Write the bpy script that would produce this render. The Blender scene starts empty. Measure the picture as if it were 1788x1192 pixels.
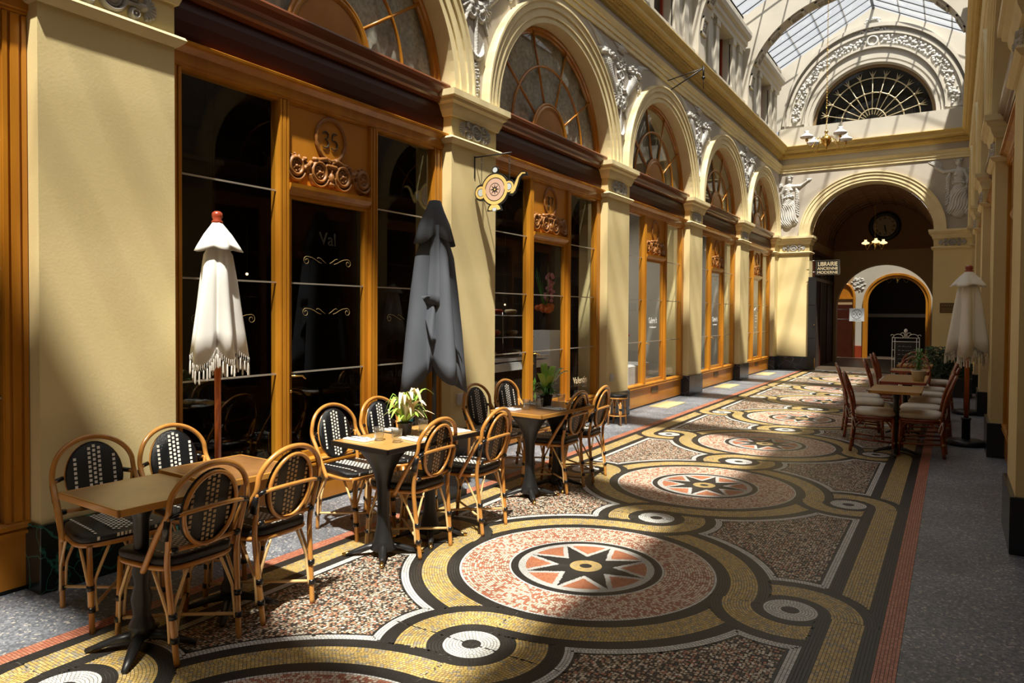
import bpy, bmesh, math, random
import numpy as np
from mathutils import Vector, Matrix
R = math.radians
PI = math.pi
random.seed(7)
rng = np.random.default_rng(11)
scn = bpy.context.scene
COL = scn.collection

# ------------------------------------------------------------------ materials
def _nt(name):
    m = bpy.data.materials.new(name); m.use_nodes = True
    nt = m.node_tree
    return m, nt, nt.nodes['Principled BSDF']
def mat(name, col, rough=.6, metal=0., spec=.5, coat=0., noise=None, bump=None, wave=None, emis=None):
    """noise=(scale, second colour, contrast 0..1) varies the base colour; bump=(scale, strength)"""
    m, nt, b = _nt(name)
    b.inputs['Base Color'].default_value = (*col, 1)
    b.inputs['Roughness'].default_value = rough
    b.inputs['Metallic'].default_value = metal
    b.inputs['Specular IOR Level'].default_value = spec
    b.inputs['Coat Weight'].default_value = coat
    b.inputs['Coat Roughness'].default_value = .12
    tc = nt.nodes.new('ShaderNodeTexCoord')
    if noise:
        sc, c2, k = noise[:3]
        stretch = noise[3] if len(noise) > 3 else (1, 1, 1)
        mp = nt.nodes.new('ShaderNodeMapping'); mp.inputs['Scale'].default_value = stretch
        nt.links.new(tc.outputs['Object'], mp.inputs['Vector'])
        n = nt.nodes.new('ShaderNodeTexNoise'); n.inputs['Scale'].default_value = sc; n.inputs['Detail'].default_value = 6
        nt.links.new(mp.outputs['Vector'], n.inputs['Vector'])
        r = nt.nodes.new('ShaderNodeValToRGB')
        r.color_ramp.elements[0].position = .5 - .5 * (1 - k); r.color_ramp.elements[1].position = .5 + .5 * (1 - k)
        r.color_ramp.elements[0].color = (*col, 1); r.color_ramp.elements[1].color = (*c2, 1)
        nt.links.new(n.outputs['Fac'], r.inputs['Fac']); nt.links.new(r.outputs['Color'], b.inputs['Base Color'])
    if bump:
        n2 = nt.nodes.new('ShaderNodeTexNoise'); n2.inputs['Scale'].default_value = bump[0]; n2.inputs['Detail'].default_value = 4
        nt.links.new(tc.outputs['Object'], n2.inputs['Vector'])
        bp = nt.nodes.new('ShaderNodeBump'); bp.inputs['Strength'].default_value = bump[1]; bp.inputs['Distance'].default_value = .01
        nt.links.new(n2.outputs['Fac'], bp.inputs['Height']); nt.links.new(bp.outputs['Normal'], b.inputs['Normal'])
    if emis:
        b.inputs['Emission Color'].default_value = (*emis[0], 1); b.inputs['Emission Strength'].default_value = emis[1]
    return m
def veined(name, base, vein, scale=3., width=.03, rough=.25):
    m, nt, b = _nt(name)
    tc = nt.nodes.new('ShaderNodeTexCoord')
    n = nt.nodes.new('ShaderNodeTexNoise'); n.inputs['Scale'].default_value = 2.5; n.inputs['Detail'].default_value = 5
    mx = nt.nodes.new('ShaderNodeMixRGB'); mx.blend_type = 'ADD'; mx.inputs[0].default_value = .35
    nt.links.new(tc.outputs['Object'], n.inputs['Vector']); nt.links.new(tc.outputs['Object'], mx.inputs[1]); nt.links.new(n.outputs['Color'], mx.inputs[2])
    v = nt.nodes.new('ShaderNodeTexVoronoi'); v.feature = 'DISTANCE_TO_EDGE'; v.inputs['Scale'].default_value = scale
    nt.links.new(mx.outputs[0], v.inputs['Vector'])
    n2 = nt.nodes.new('ShaderNodeTexNoise'); n2.inputs['Scale'].default_value = 4.
    nt.links.new(tc.outputs['Object'], n2.inputs['Vector'])
    ml = nt.nodes.new('ShaderNodeMath'); ml.operation = 'MULTIPLY'; ml.inputs[1].default_value = width * 2
    nt.links.new(n2.outputs['Fac'], ml.inputs[0])
    dv = nt.nodes.new('ShaderNodeMath'); dv.operation = 'DIVIDE'
    nt.links.new(v.outputs['Distance'], dv.inputs[0]); nt.links.new(ml.outputs[0], dv.inputs[1])
    r = nt.nodes.new('ShaderNodeValToRGB')
    r.color_ramp.elements[0].color = (*vein, 1); r.color_ramp.elements[1].color = (*base, 1); r.color_ramp.elements[1].position = .9
    nt.links.new(dv.outputs[0], r.inputs['Fac']); nt.links.new(r.outputs['Color'], b.inputs['Base Color'])
    b.inputs['Roughness'].default_value = rough
    return m
def glassmat(name, tint=(.92, .95, .94), boost=1.0, haze=0.):
    m = bpy.data.materials.new(name); m.use_nodes = True; nt = m.node_tree; nt.nodes.clear()
    out = nt.nodes.new('ShaderNodeOutputMaterial')
    tr = nt.nodes.new('ShaderNodeBsdfTransparent'); tr.inputs[0].default_value = (*tint, 1)
    gl = nt.nodes.new('ShaderNodeBsdfGlossy'); gl.inputs['Roughness'].default_value = .01
    fr = nt.nodes.new('ShaderNodeFresnel'); ge = nt.nodes.new('ShaderNodeNewGeometry')
    bk_ = nt.nodes.new('ShaderNodeMath'); bk_.operation = 'MULTIPLY_ADD'; bk_.inputs[1].default_value = -.8333; bk_.inputs[2].default_value = 1.5
    nt.links.new(ge.outputs['Backfacing'], bk_.inputs[0]); nt.links.new(bk_.outputs[0], fr.inputs['IOR'])
    ml = nt.nodes.new('ShaderNodeMath'); ml.operation = 'MULTIPLY'; ml.inputs[1].default_value = boost; ml.use_clamp = True
    mx = nt.nodes.new('ShaderNodeMixShader')
    nt.links.new(fr.outputs[0], ml.inputs[0]); nt.links.new(ml.outputs[0], mx.inputs[0])
    nt.links.new(tr.outputs[0], mx.inputs[1]); nt.links.new(gl.outputs[0], mx.inputs[2])
    last = mx
    if haze:
        df = nt.nodes.new('ShaderNodeBsdfTranslucent'); df.inputs[0].default_value = (.85, .88, .92, 1)
        m2 = nt.nodes.new('ShaderNodeMixShader'); m2.inputs[0].default_value = haze
        nt.links.new(mx.outputs[0], m2.inputs[1]); nt.links.new(df.outputs[0], m2.inputs[2]); last = m2
    nt.links.new(last.outputs[0], out.inputs[0])
    return m
def terrazzo(name, a, b_, c, scale=90):
    m, nt, b = _nt(name)
    tc = nt.nodes.new('ShaderNodeTexCoord')
    v = nt.nodes.new('ShaderNodeTexVoronoi'); v.inputs['Scale'].default_value = scale
    nt.links.new(tc.outputs['Object'], v.inputs['Vector'])
    sp = nt.nodes.new('ShaderNodeSeparateColor'); nt.links.new(v.outputs['Color'], sp.inputs[0])
    r = nt.nodes.new('ShaderNodeValToRGB'); r.color_ramp.interpolation = 'CONSTANT'
    r.color_ramp.elements[0].color = (*a, 1); r.color_ramp.elements[1].color = (*c, 1); r.color_ramp.elements[1].position = .93
    e = r.color_ramp.elements.new(.45); e.color = (*b_, 1)
    nt.links.new(sp.outputs[0], r.inputs['Fac'])
    n = nt.nodes.new('ShaderNodeTexNoise'); n.inputs['Scale'].default_value = 1.6; n.inputs['Detail'].default_value = 6
    nt.links.new(tc.outputs['Object'], n.inputs['Vector'])
    r2 = nt.nodes.new('ShaderNodeValToRGB'); r2.color_ramp.elements[0].color = (.72, .70, .68, 1); r2.color_ramp.elements[1].color = (1.15, 1.12, 1.1, 1)
    r2.color_ramp.elements[0].position = .35; r2.color_ramp.elements[1].position = .65
    nt.links.new(n.outputs['Fac'], r2.inputs['Fac'])
    mx = nt.nodes.new('ShaderNodeMixRGB'); mx.blend_type = 'MULTIPLY'; mx.inputs[0].default_value = 1
    nt.links.new(r.outputs['Color'], mx.inputs[1]); nt.links.new(r2.outputs['Color'], mx.inputs[2])
    nt.links.new(mx.outputs[0], b.inputs['Base Color']); b.inputs['Roughness'].default_value = .42
    return m

M = dict(
    plaster=mat('ochre_plaster', (.73, .61, .325), .75, noise=(2.2, (.655, .525, .255), .45), bump=(60, .08)),
    mould=mat('cream_moulding', (.80, .69, .42), .6, noise=(5, (.72, .60, .33), .5)),
    cornice=mat('yellow_cornice', (.68, .50, .17), .6, noise=(5, (.6, .42, .13), .5)),
    grey=mat('grey_plaster', (.47, .42, .37), .8, noise=(3, (.41, .37, .32), .5)),
    white=mat('pale_plaster', (.52, .49, .43), .75, noise=(3, (.46, .43, .375), .5)),
    relief=mat('white_stucco', (.60, .59, .57), .65, noise=(18, (.50, .49, .47), .5)),
    rosette=mat('grey_stucco', (.40, .38, .36), .6),
    wood=mat('varnished_oak', (.56, .24, .022), .3, coat=.22, noise=(7, (.36, .125, .010), .55, (1, 1, .12))),
    mahog=mat('dark_mahogany', (.060, .013, .006), .38, spec=.25, noise=(5, (.040, .009, .004), .5, (1, .15, 1))),
    panelw=mat('honey_wood_panel', (.52, .205, .017), .36, coat=.2, noise=(4, (.40, .14, .010), .5, (1, 1, .25))),
    carve=mat('carved_walnut', (.27, .105, .020), .48),
    fcor=mat('brown_fascia_moulding', (.16, .045, .014), .32, coat=.2, noise=(6, (.10, .026, .008), .5, (1, .15, 1))),
    brassp=mat('dull_brass', (.50, .42, .27), .45, metal=.5), casing=mat('dark_bronze_frame', (.20, .13, .06), .4),
    redwood=mat('red_brown_wood', (.34, .055, .02), .3, coat=.3, noise=(6, (.25, .035, .015), .5, (1, 1, .15))),
    lead=mat('glazing_bar', (.55, .50, .42), .35, metal=.6),
    brass=mat('brass', (.85, .55, .16), .22, metal=1.),
    glass=glassmat('shop_glass', boost=1.0),
    sky_glass=glassmat('skylight_glass', (.90, .92, .93), 1., .12),
    dim_glass=glassmat('dimming_glass', (.42, .43, .42), 1., .12),
    tumbler=glassmat('tumbler_glass', (.96, .98, .98), 2.2, .05),
    marbleg=veined('green_black_marble', (.006, .012, .012), (.03, .16, .12), 6., .035),
    marbleb=veined('blue_black_marble', (.010, .013, .020), (.28, .32, .38), 3.2, .012),
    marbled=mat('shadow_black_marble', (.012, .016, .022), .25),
    stone=terrazzo('grey_terrazzo', (.215, .235, .275), (.125, .14, .17), (.48, .46, .42)),
    groutm=mat('mosaic_grout', (.05, .045, .038), .8),
    iron=mat('black_iron', (.012, .012, .013), .4),
    bar=mat('skylight_bar', (.05, .055, .065), .5),
    barl=mat('skylight_purlin', (.62, .62, .60), .5),
    rattan=mat('honey_rattan', (.62, .30, .07), .28, coat=.4, noise=(14, (.44, .17, .03), .4, (1, 1, .5))),
    rattanp=mat('pale_rattan_brace', (.78, .52, .24), .35, coat=.2),
    weave=mat('black_woven_cord', (.006, .007, .009), .28, bump=(230, .5)),
    dot=mat('white_woven_cord', (.86, .82, .74), .5),
    dotb=mat('tan_woven_cord', (.52, .37, .20), .5),
    lash=mat('black_lashing', (.008, .008, .009), .3),
    redrat=mat('red_lacquered_cane', (.27, .050, .012), .25, coat=.4, noise=(10, (.18, .028, .008), .5)),
    cushion=mat('cream_cushion', (.74, .68, .58), .9, noise=(9, (.64, .58, .49), .5), bump=(300, .15)),
    tablew=mat('light_table_wood', (.62, .36, .12), .3, coat=.4, noise=(4, (.50, .25, .06), .5, (1, .12, 1))),
    tabled=mat('worn_table_wood', (.40, .20, .07), .3, coat=.35, noise=(5, (.15, .065, .022), .45)),
    tablee=mat('table_edge', (.50, .24, .05), .35, coat=.3),
    tablee2=mat('black_table_edge', (.014, .010, .008), .35),
    canvas=mat('white_canvas', (.84, .83, .80), .85, bump=(500, .1)),
    fringe=mat('ivory_fringe', (.80, .77, .70), .9),
    gcanvas=mat('slate_grey_canvas', (.085, .095, .118), .8, bump=(500, .1)),
    orange=mat('orange_varnished_pole', (.55, .13, .02), .3, coat=.3),
    leaf=mat('green_leaf', (.24, .46, .06), .4, noise=(9, (.40, .58, .12), .4)),
    leafc=mat('cream_leaf', (.80, .66, .40), .5),
    leafd=mat('deep_green_leaf', (.05, .20, .03), .35, noise=(9, (.12, .33, .04), .4)),
    pot=mat('black_pot', (.02, .02, .022), .5),
    potw=mat('white_pot', (.75, .74, .70), .4),
    napkin=mat('white_napkin', (.86, .86, .86), .85),
    steel=mat('cutlery_steel', (.65, .65, .66), .2, metal=1.),
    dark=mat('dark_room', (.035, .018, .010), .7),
    galwall=mat('gallery_grey_wall', (.42, .40, .36), .8),
    passfloor=mat('passage_floor', (.07, .05, .035), .4),
    galfloor=mat('gallery_floor', (.36, .33, .29), .4),
    galwhite=mat('gallery_white_plinth', (.85, .85, .85), .6),
    red=mat('red_stool_lacquer', (.40, .015, .01), .3),
    lace=mat('lace_curtain', (.80, .74, .64), .9, noise=(24, (.16, .14, .11), .12)),
    signy=mat('sign_yellow', (.86, .60, .20), .5), signp=mat('sign_pink', (.72, .48, .38), .5),
    signk=mat('sign_black', (.012, .012, .012), .5), signg=mat('sign_silver_grey', (.30, .32, .34), .4), signw=mat('sign_pale_blue', (.62, .68, .72), .4),
    gilt=mat('gilt_line', (.34, .23, .09), .45, metal=.2),
    letw=mat('white_lettering', (.85, .85, .84), .6), letg=mat('ghost_lettering', (.012, .009, .006), .9, spec=.05),
    opal=mat('opal_glass_shade', (.86, .88, .92), .25),
    opalw=mat('lit_opal_shade', (.86, .78, .60), .25, emis=((1, .72, .35), 1.6)),
    bulb=mat('warm_bulb', (1, .8, .5), .3, emis=((1, .62, .25), 6)),
    clockf=mat('clock_face', (.34, .27, .18), .5), clockn=mat('clock_numeral', (.02, .015, .01), .5),
    vault=mat('brown_vault', (.24, .13, .065), .8), corr=mat('ochre_corridor', (.42, .29, .16), .8),
    hedge=mat('hedge_leaves', (.03, .06, .02), .6),
    card=mat('poster_cream', (.78, .64, .40), .7), cardg=mat('poster_green', (.16, .42, .05), .6),
    plate=mat('dark_vent_plate', (.10, .06, .02), .4), pale=mat('pale_socket', (.6, .58, .55), .5),
    mats=mat('painted_reflection', (.66, .50, .25), .9, noise=(20, (.50, .36, .16), .3)), teal=mat('teal_sticker', (.02, .16, .16), .5),  # mats: tan colour standing in for light reflected on the floor
    food=mat('red_fruit', (.5, .05, .03), .5), flower=mat('pink_blossom', (.55, .18, .22), .6), flowero=mat('orange_blossom', (.55, .12, .02), .6),
)

# ------------------------------------------------------------------ mesh building
class MB:
    def __init__(s): s.v = []; s.f = []; s.m = []; s.mats = []; s.sm = []; s.k = 0; s.xf = None
    def use(s, name):
        m = M[name]
        if m not in s.mats: s.mats.append(m)
        s.k = s.mats.index(m); return s
    def add(s, vs, fs, smooth=False):
        b = len(s.v)
        if s.xf is not None: vs = [tuple(s.xf @ Vector(p)) for p in vs]
        s.v += [tuple(p) for p in vs]
        for f in fs: s.f.append([b + i for i in f]); s.m.append(s.k); s.sm.append(smooth)
        return s
    def box(s, x0, x1, y0, y1, z0, z1):
        if x0 > x1: x0, x1 = x1, x0
        if y0 > y1: y0, y1 = y1, y0
        if z0 > z1: z0, z1 = z1, z0
        v = [(x, y, z) for x in (x0, x1) for y in (y0, y1) for z in (z0, z1)]
        return s.add(v, [(0, 1, 3, 2), (4, 6, 7, 5), (0, 4, 5, 1), (2, 3, 7, 6), (0, 2, 6, 4), (1, 5, 7, 3)])
    def tube(s, path, r, n=8, closed=False, caps=True, flat=None):
        P = [Vector(p) for p in path]; L = len(P); rr = r if isinstance(r, (list, tuple)) else [r] * L
        vs = []; up = None
        for i, p in enumerate(P):
            a = P[(i - 1) % L] if (closed or i > 0) else p
            b = P[(i + 1) % L] if (closed or i < L - 1) else p
            t = (b - a)
            t = t.normalized() if t.length > 1e-9 else Vector((0, 0, 1))
            if up is None:
                up = Vector((0, 0, 1)) if abs(t.z) < .9 else Vector((1, 0, 0))
            u = (up - t * up.dot(t))
            u = u.normalized() if u.length > 1e-6 else t.orthogonal().normalized()
            up = u; w = t.cross(u)
            fu, fw = (1, 1) if flat is None else flat
            for k in range(n):
                a_ = 2 * PI * k / n
                vs.append(p + (u * math.cos(a_) * fu + w * math.sin(a_) * fw) * rr[i])
        fs = []
        for i in range(L if closed else L - 1):
            j = (i + 1) % L
            for k in range(n):
                k2 = (k + 1) % n
                fs.append((i * n + k, i * n + k2, j * n + k2, j * n + k))
        if caps and not closed:
            fs.append(tuple(range(n - 1, -1, -1))); fs.append(tuple((L - 1) * n + k for k in range(n)))
        return s.add(vs, fs, True)
    def lathe(s, prof, c=(0, 0, 0), n=20, axis='z', a0=0, a1=2 * PI, ripple=None):
        full = abs(a1 - a0 - 2 * PI) < 1e-6; cnt = n if full else n + 1; vs = []
        for (r, z) in prof:
            for k in range(cnt):
                a = a0 + (a1 - a0) * k / n
                q = (r * math.cos(a), r * math.sin(a), z)
                if axis == 'y': q = (q[0], q[2], q[1])
                if axis == 'x': q = (q[2], q[0], q[1])
                vs.append((c[0] + q[0], c[1] + q[1], c[2] + q[2]))
        fs = []
        for i in range(len(prof) - 1):
            for k in range(n):
                k2 = (k + 1) % cnt
                fs.append((i * cnt + k, i * cnt + k2, (i + 1) * cnt + k2, (i + 1) * cnt + k))
        return s.add(vs, fs, True)
    def sph(s, c, r, n=8, sc=(1, 1, 1)):
        prof = [(math.sin(PI * i / n), -math.cos(PI * i / n)) for i in range(n + 1)]
        vs = []; m = n + 2
        for (a, z) in prof:
            for k in range(m):
                t = 2 * PI * k / m
                vs.append((c[0] + r * a * math.cos(t) * sc[0], c[1] + r * a * math.sin(t) * sc[1], c[2] + r * z * sc[2]))
        fs = [(i * m + k, i * m + (k + 1) % m, (i + 1) * m + (k + 1) % m, (i + 1) * m + k) for i in range(n) for k in range(m)]
        return s.add(vs, fs, True)
    def prism(s, pts, lo, hi, axis='y'):
        """pts: closed 2-D outline; axis is the extrusion axis (other two in x<y<z order)"""
        def P(a, b, h): return {'y': (a, h, b), 'x': (h, a, b), 'z': (a, b, h)}[axis]
        n = len(pts)
        vs = [P(a, b, lo) for a, b in pts] + [P(a, b, hi) for a, b in pts]
        fs = [(i, (i + 1) % n, n + (i + 1) % n, n + i) for i in range(n)] + [tuple(range(n - 1, -1, -1)), tuple(range(n, 2 * n))]
        return s.add(vs, fs)
    def strip(s, A, B, smooth=False):
        n = len(A); return s.add(list(A) + list(B), [(i, i + 1, n + i + 1, n + i) for i in range(n - 1)], smooth)
    def loft(s, rows, smooth=True, closed=False):
        n = len(rows[0]); vs = [p for r in rows for p in r]; fs = []
        for i in range(len(rows) - 1):
            for k in range(n if closed else n - 1):
                k2 = (k + 1) % n
                fs.append((i * n + k, i * n + k2, (i + 1) * n + k2, (i + 1) * n + k))
        return s.add(vs, fs, smooth)
    def mesh(s, name):
        me = bpy.data.meshes.new(name); me.from_pydata(s.v, [], s.f)
        for m in s.mats: me.materials.append(m)
        me.polygons.foreach_set('material_index', s.m); me.polygons.foreach_set('use_smooth', s.sm)
        me.update()
        bm = bmesh.new(); bm.from_mesh(me); bmesh.ops.recalc_face_normals(bm, faces=bm.faces); bm.to_mesh(me); bm.free()
        return me
    def build(s, name, parent=None, bevel=None, sub=None):
        o = bpy.data.objects.new(name, s.mesh(name)); COL.objects.link(o)
        if parent is not None: o.parent = parent
        if bevel:
            b = o.modifiers.new('b', 'BEVEL'); b.width = bevel; b.segments = 2; b.limit_method = 'ANGLE'
        return o
def tag(o, label=None, cat=None, group=None, kind=None):
    if label: o['label'] = label
    if cat: o['category'] = cat
    if group: o['group'] = group
    if kind: o['kind'] = kind
    return o
def empty(name, loc=(0, 0, 0), rz=0., **k):
    o = bpy.data.objects.new(name, None); COL.objects.link(o); o.location = loc; o.rotation_euler = (0, 0, rz); o.empty_display_size = .1
    return tag(o, **k)
def kids(o): return [c for c in COL.objects if c.parent == o]
def dup(o, parent=None):
    c = o.copy(); COL.objects.link(c)
    if parent is not None: c.parent = parent
    for ch in kids(o): dup(ch, c)
    return c
def place(o, loc, rz=0., label=None, group=None, scale=None):
    o.location = loc; o.rotation_euler = (0, 0, rz)
    if label: o['label'] = label
    if group: o['group'] = group
    if scale: o.scale = scale
    return o
def text(body, size, name, parent, matn, loc, rot, ext=.002, align='CENTER', sx=1.):
    c = bpy.data.curves.new(name, 'FONT'); c.body = body; c.size = size; c.extrude = ext; c.align_x = align; c.align_y = 'CENTER'
    c.materials.append(M[matn]); o = bpy.data.objects.new(name, c); COL.objects.link(o); o.parent = parent
    bpy.context.view_layer.update()
    me = bpy.data.meshes.new_from_object(o.evaluated_get(bpy.context.evaluated_depsgraph_get()))
    bpy.data.objects.remove(o); o = bpy.data.objects.new(name, me); COL.objects.link(o); o.parent = parent
    o.location = loc; o.rotation_euler = rot; o.scale = (sx, 1, 1)
    return o

# ------------------------------------------------------------------ relief: height field over (a, b) from rounded strokes
def relief(strokes, res, depth=1., folds=None, thr=.004):
    """strokes: (kind, ...) : ('c', a0,b0,a1,b1,r0,r1[,h]) tapered capsule, ('e', a,b,ra,rb,h) ellipsoid, ('r', a,b,R,w,h[,t0,t1]) ring
    returns list of (a,b,h) verts and quads"""
    lo = [1e9, 1e9]; hi = [-1e9, -1e9]
    for s in strokes:
        if s[0] == 'c':
            for (a, b, r) in ((s[1], s[2], s[5]), (s[3], s[4], s[6])):
                lo = [min(lo[0], a - r), min(lo[1], b - r)]; hi = [max(hi[0], a + r), max(hi[1], b + r)]
        elif s[0] == 'e': lo = [min(lo[0], s[1] - s[3]), min(lo[1], s[2] - s[4])]; hi = [max(hi[0], s[1] + s[3]), max(hi[1], s[2] + s[4])]
        else: lo = [min(lo[0], s[1] - s[3] - s[4]), min(lo[1], s[2] - s[3] - s[4])]; hi = [max(hi[0], s[1] + s[3] + s[4]), max(hi[1], s[2] + s[3] + s[4])]
    na = int((hi[0] - lo[0]) / res) + 3; nb = int((hi[1] - lo[1]) / res) + 3
    a = lo[0] - res + np.arange(na) * res; b = lo[1] - res + np.arange(nb) * res
    A, B = np.meshgrid(a, b, indexing='ij'); H = np.zeros_like(A)
    for s in strokes:
        if s[0] == 'c':
            _, a0, b0, a1, b1, r0, r1 = s[:7]; hs = s[7] if len(s) > 7 else 1.
            da, db = a1 - a0, b1 - b0; L2 = da * da + db * db + 1e-12
            t = np.clip(((A - a0) * da + (B - b0) * db) / L2, 0, 1)
            d = np.hypot(A - a0 - t * da, B - b0 - t * db); r = r0 + (r1 - r0) * t
            h = np.sqrt(np.clip(r * r - d * d, 0, None)) * hs
        elif s[0] == 'e':
            q = ((A - s[1]) / s[3]) ** 2 + ((B - s[2]) / s[4]) ** 2
            h = s[5] * np.sqrt(np.clip(1 - q, 0, None))
        else:
            d = np.abs(np.hypot(A - s[1], B - s[2]) - s[3])
            h = s[5] * np.sqrt(np.clip(1 - (d / s[4]) ** 2, 0, None))
            if len(s) > 6:
                an = np.degrees(np.arctan2(B - s[2], A - s[1])) % 360
                t0, t1 = s[6] % 360, s[7] % 360
                h = np.where(((an >= t0) & (an <= t1)) if t0 < t1 else ((an >= t0) | (an <= t1)), h, 0)
        H = np.maximum(H, h)
    if folds is not None: H = np.where(H > thr, H + folds(A, B, H), 0)
    H = np.clip(H, 0, None) * depth
    keep = H > thr * .5
    q = keep[:-1, :-1] | keep[1:, :-1] | keep[1:, 1:] | keep[:-1, 1:]
    idx = -np.ones(A.shape, int); use = np.zeros(A.shape, bool)
    ii, jj = np.nonzero(q)
    for di, dj in ((0, 0), (1, 0), (1, 1), (0, 1)): use[ii + di, jj + dj] = True
    idx[use] = np.arange(use.sum())
    verts = np.stack([A[use], B[use], H[use]], 1)
    faces = np.stack([idx[ii, jj], idx[ii + 1, jj], idx[ii + 1, jj + 1], idx[ii, jj + 1]], 1)
    return verts, faces
def relief_obj(name, R_, parent, matn, xf):
    v, f = R_
    me = bpy.data.meshes.new(name); me.from_pydata([tuple(xf(p)) for p in v], [], f.tolist()); me.materials.append(M[matn])
    me.polygons.foreach_set('use_smooth', [True] * len(f)); me.update()
    o = bpy.data.objects.new(name, me); COL.objects.link(o)
    if parent is not None: o.parent = parent
    return o

# ================================================================== constants of the place
XL, XR, XC = -4.20, 0.36, -1.92          # faces of the arcades, centre line
YE = 20.85                                # end wall
PW, BAY = .79, 3.70
PIER = [1.90 + BAY * k for k in range(-2, 6)]     # near edge of each pier
def mir(x): return 2 * XC - x
AW, AH = 1.455, 1.35                      # arch opening half width, rise
OW, OH = 1.735, 1.61
ZS = 3.70
YB = -5.5

# ------------------------------------------------------------------ floor
P_ = 2.427; U0 = -1.885; V0 = 3.897
def classify(u, v):
    n = u.shape; col = np.full(n, 9); own = np.full(n, 3)     # 9 grain
    h = np.hypot
    rings = {k: np.abs(h(u, v - k * P_) - .92) for k in (-1, 0, 1)}
    rR = h(u - 1.185, v); rL = h(u + 1.185, v); cb = {k: h(u, v - k * P_ / 2) for k in (-1, 1)}
    strip_d = np.abs(np.abs(u) - 1.4625)
    own_btn = np.where(u > 0, 1, 4)
    def paint(reg, d, o):
        m = reg & (d < .145); col[m] = 0; own[m] = o if np.isscalar(o) else o[m]
        m = reg & (d < .0765); col[m] = 1
    T = np.ones(n, bool)
    paint(T, strip_d, 3)
    paint((v > 0) & (u > 0), np.abs(rR - .27), 1); paint((v < 0) & (u < 0), np.abs(rL - .27), 4)
    neg = u < 0; pos = ~neg
    paint(neg, rings[1], 6); paint(neg, np.abs(cb[1] - .285), 5); paint(neg, rings[0], 0); paint(neg, np.abs(cb[-1] - .285), 2); paint(neg, rings[-1], 7)
    paint(pos, rings[-1], 7); paint(pos, np.abs(cb[-1] - .285), 2); paint(pos, rings[0], 0); paint(pos, np.abs(cb[1] - .285), 5); paint(pos, rings[1], 6)
    a1 = (v < 0) & (u > 0); a2 = (v > 0) & (u < 0)
    paint(a1, np.abs(rR - .27), 1); paint(a2, np.abs(rL - .27), 4)
    paint((a1 & (rR < .5)) | (a2 & (rL < .5)), strip_d, 3)
    # outline of the grain panels
    ds = np.stack([rings[0], rings[1], rings[-1], np.abs(rR - .27), np.abs(rL - .27), np.abs(cb[1] - .285), np.abs(cb[-1] - .285), strip_d])
    ow = np.array([0, 6, 7, 1, 4, 5, 2, 3])
    k = ds.argmin(0); dm = ds.min(0); g = col == 9
    m = g & (dm < .19); col[m] = 2; own[m] = ow[k][m]
    m = g & (dm >= .19) & (dm < .207); col[m] = 0; own[m] = ow[k][m]
    for rr, o, wi in ((rR, 1, .133), (rL, 4, .133), (cb[1], 5, .13), (cb[-1], 2, .13)):
        m = rr < .15; col[m] = 0; own[m] = o
        m = rr < wi; col[m] = 2
        m = rr < .052; col[m] = 0
    r = h(u, v); m = r < .776; col[m] = 2; own[m] = 0
    m = r < .758; col[m] = 8
    m = r < .466; col[m] = 2
    m = r < .456; col[m] = 0
    m = r < .412; col[m] = 2
    an = np.arctan2(v, u); t = np.abs(((an + PI / 8) % (PI / 4)) - PI / 8)       # 0 at a tip, 22.5 deg in a notch
    x = r * np.cos(t); y = r * np.sin(t)
    tip, nr, na = .372, .162, PI / 8
    nx, ny = nr * math.cos(na), nr * math.sin(na)
    side = (nx - tip) * (y - 0) - (ny - 0) * (x - tip)        # >0 outside
    e = -side / math.hypot(nx - tip, ny)
    inr = r < .368
    m = inr & (e > .029); col[m] = 3
    m = (r < .40) & (e <= 0); col[m] = 0
    m = r < .094; col[m] = 1
    m = r < .036; col[m] = 0
    m = (np.abs(u) > 1.6075); col[m] = 4; own[m] = 3
    return col, own
PAL = {0: [((.030, .028, .026), 1)], 1: [((.54, .375, .120), 5), ((.60, .44, .19), 3), ((.43, .31, .14), 2), ((.33, .29, .22), 2)],
       2: [((.66, .65, .62), 3), ((.56, .56, .55), 1)], 3: [((.56, .20, .10), 3), ((.62, .27, .15), 2), ((.44, .15, .08), 1)],
       4: [((.50, .18, .11), 3), ((.58, .24, .15), 2)],
       8: [((.72, .58, .46), 5), ((.60, .42, .32), 2), ((.42, .16, .10), 4)],
       9: [((.66, .56, .44), 4), ((.42, .28, .18), 3), ((.07, .055, .045), 4), ((.50, .21, .13), 2), ((.30, .26, .21), 2), ((.74, .70, .62), 1)]}
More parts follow.
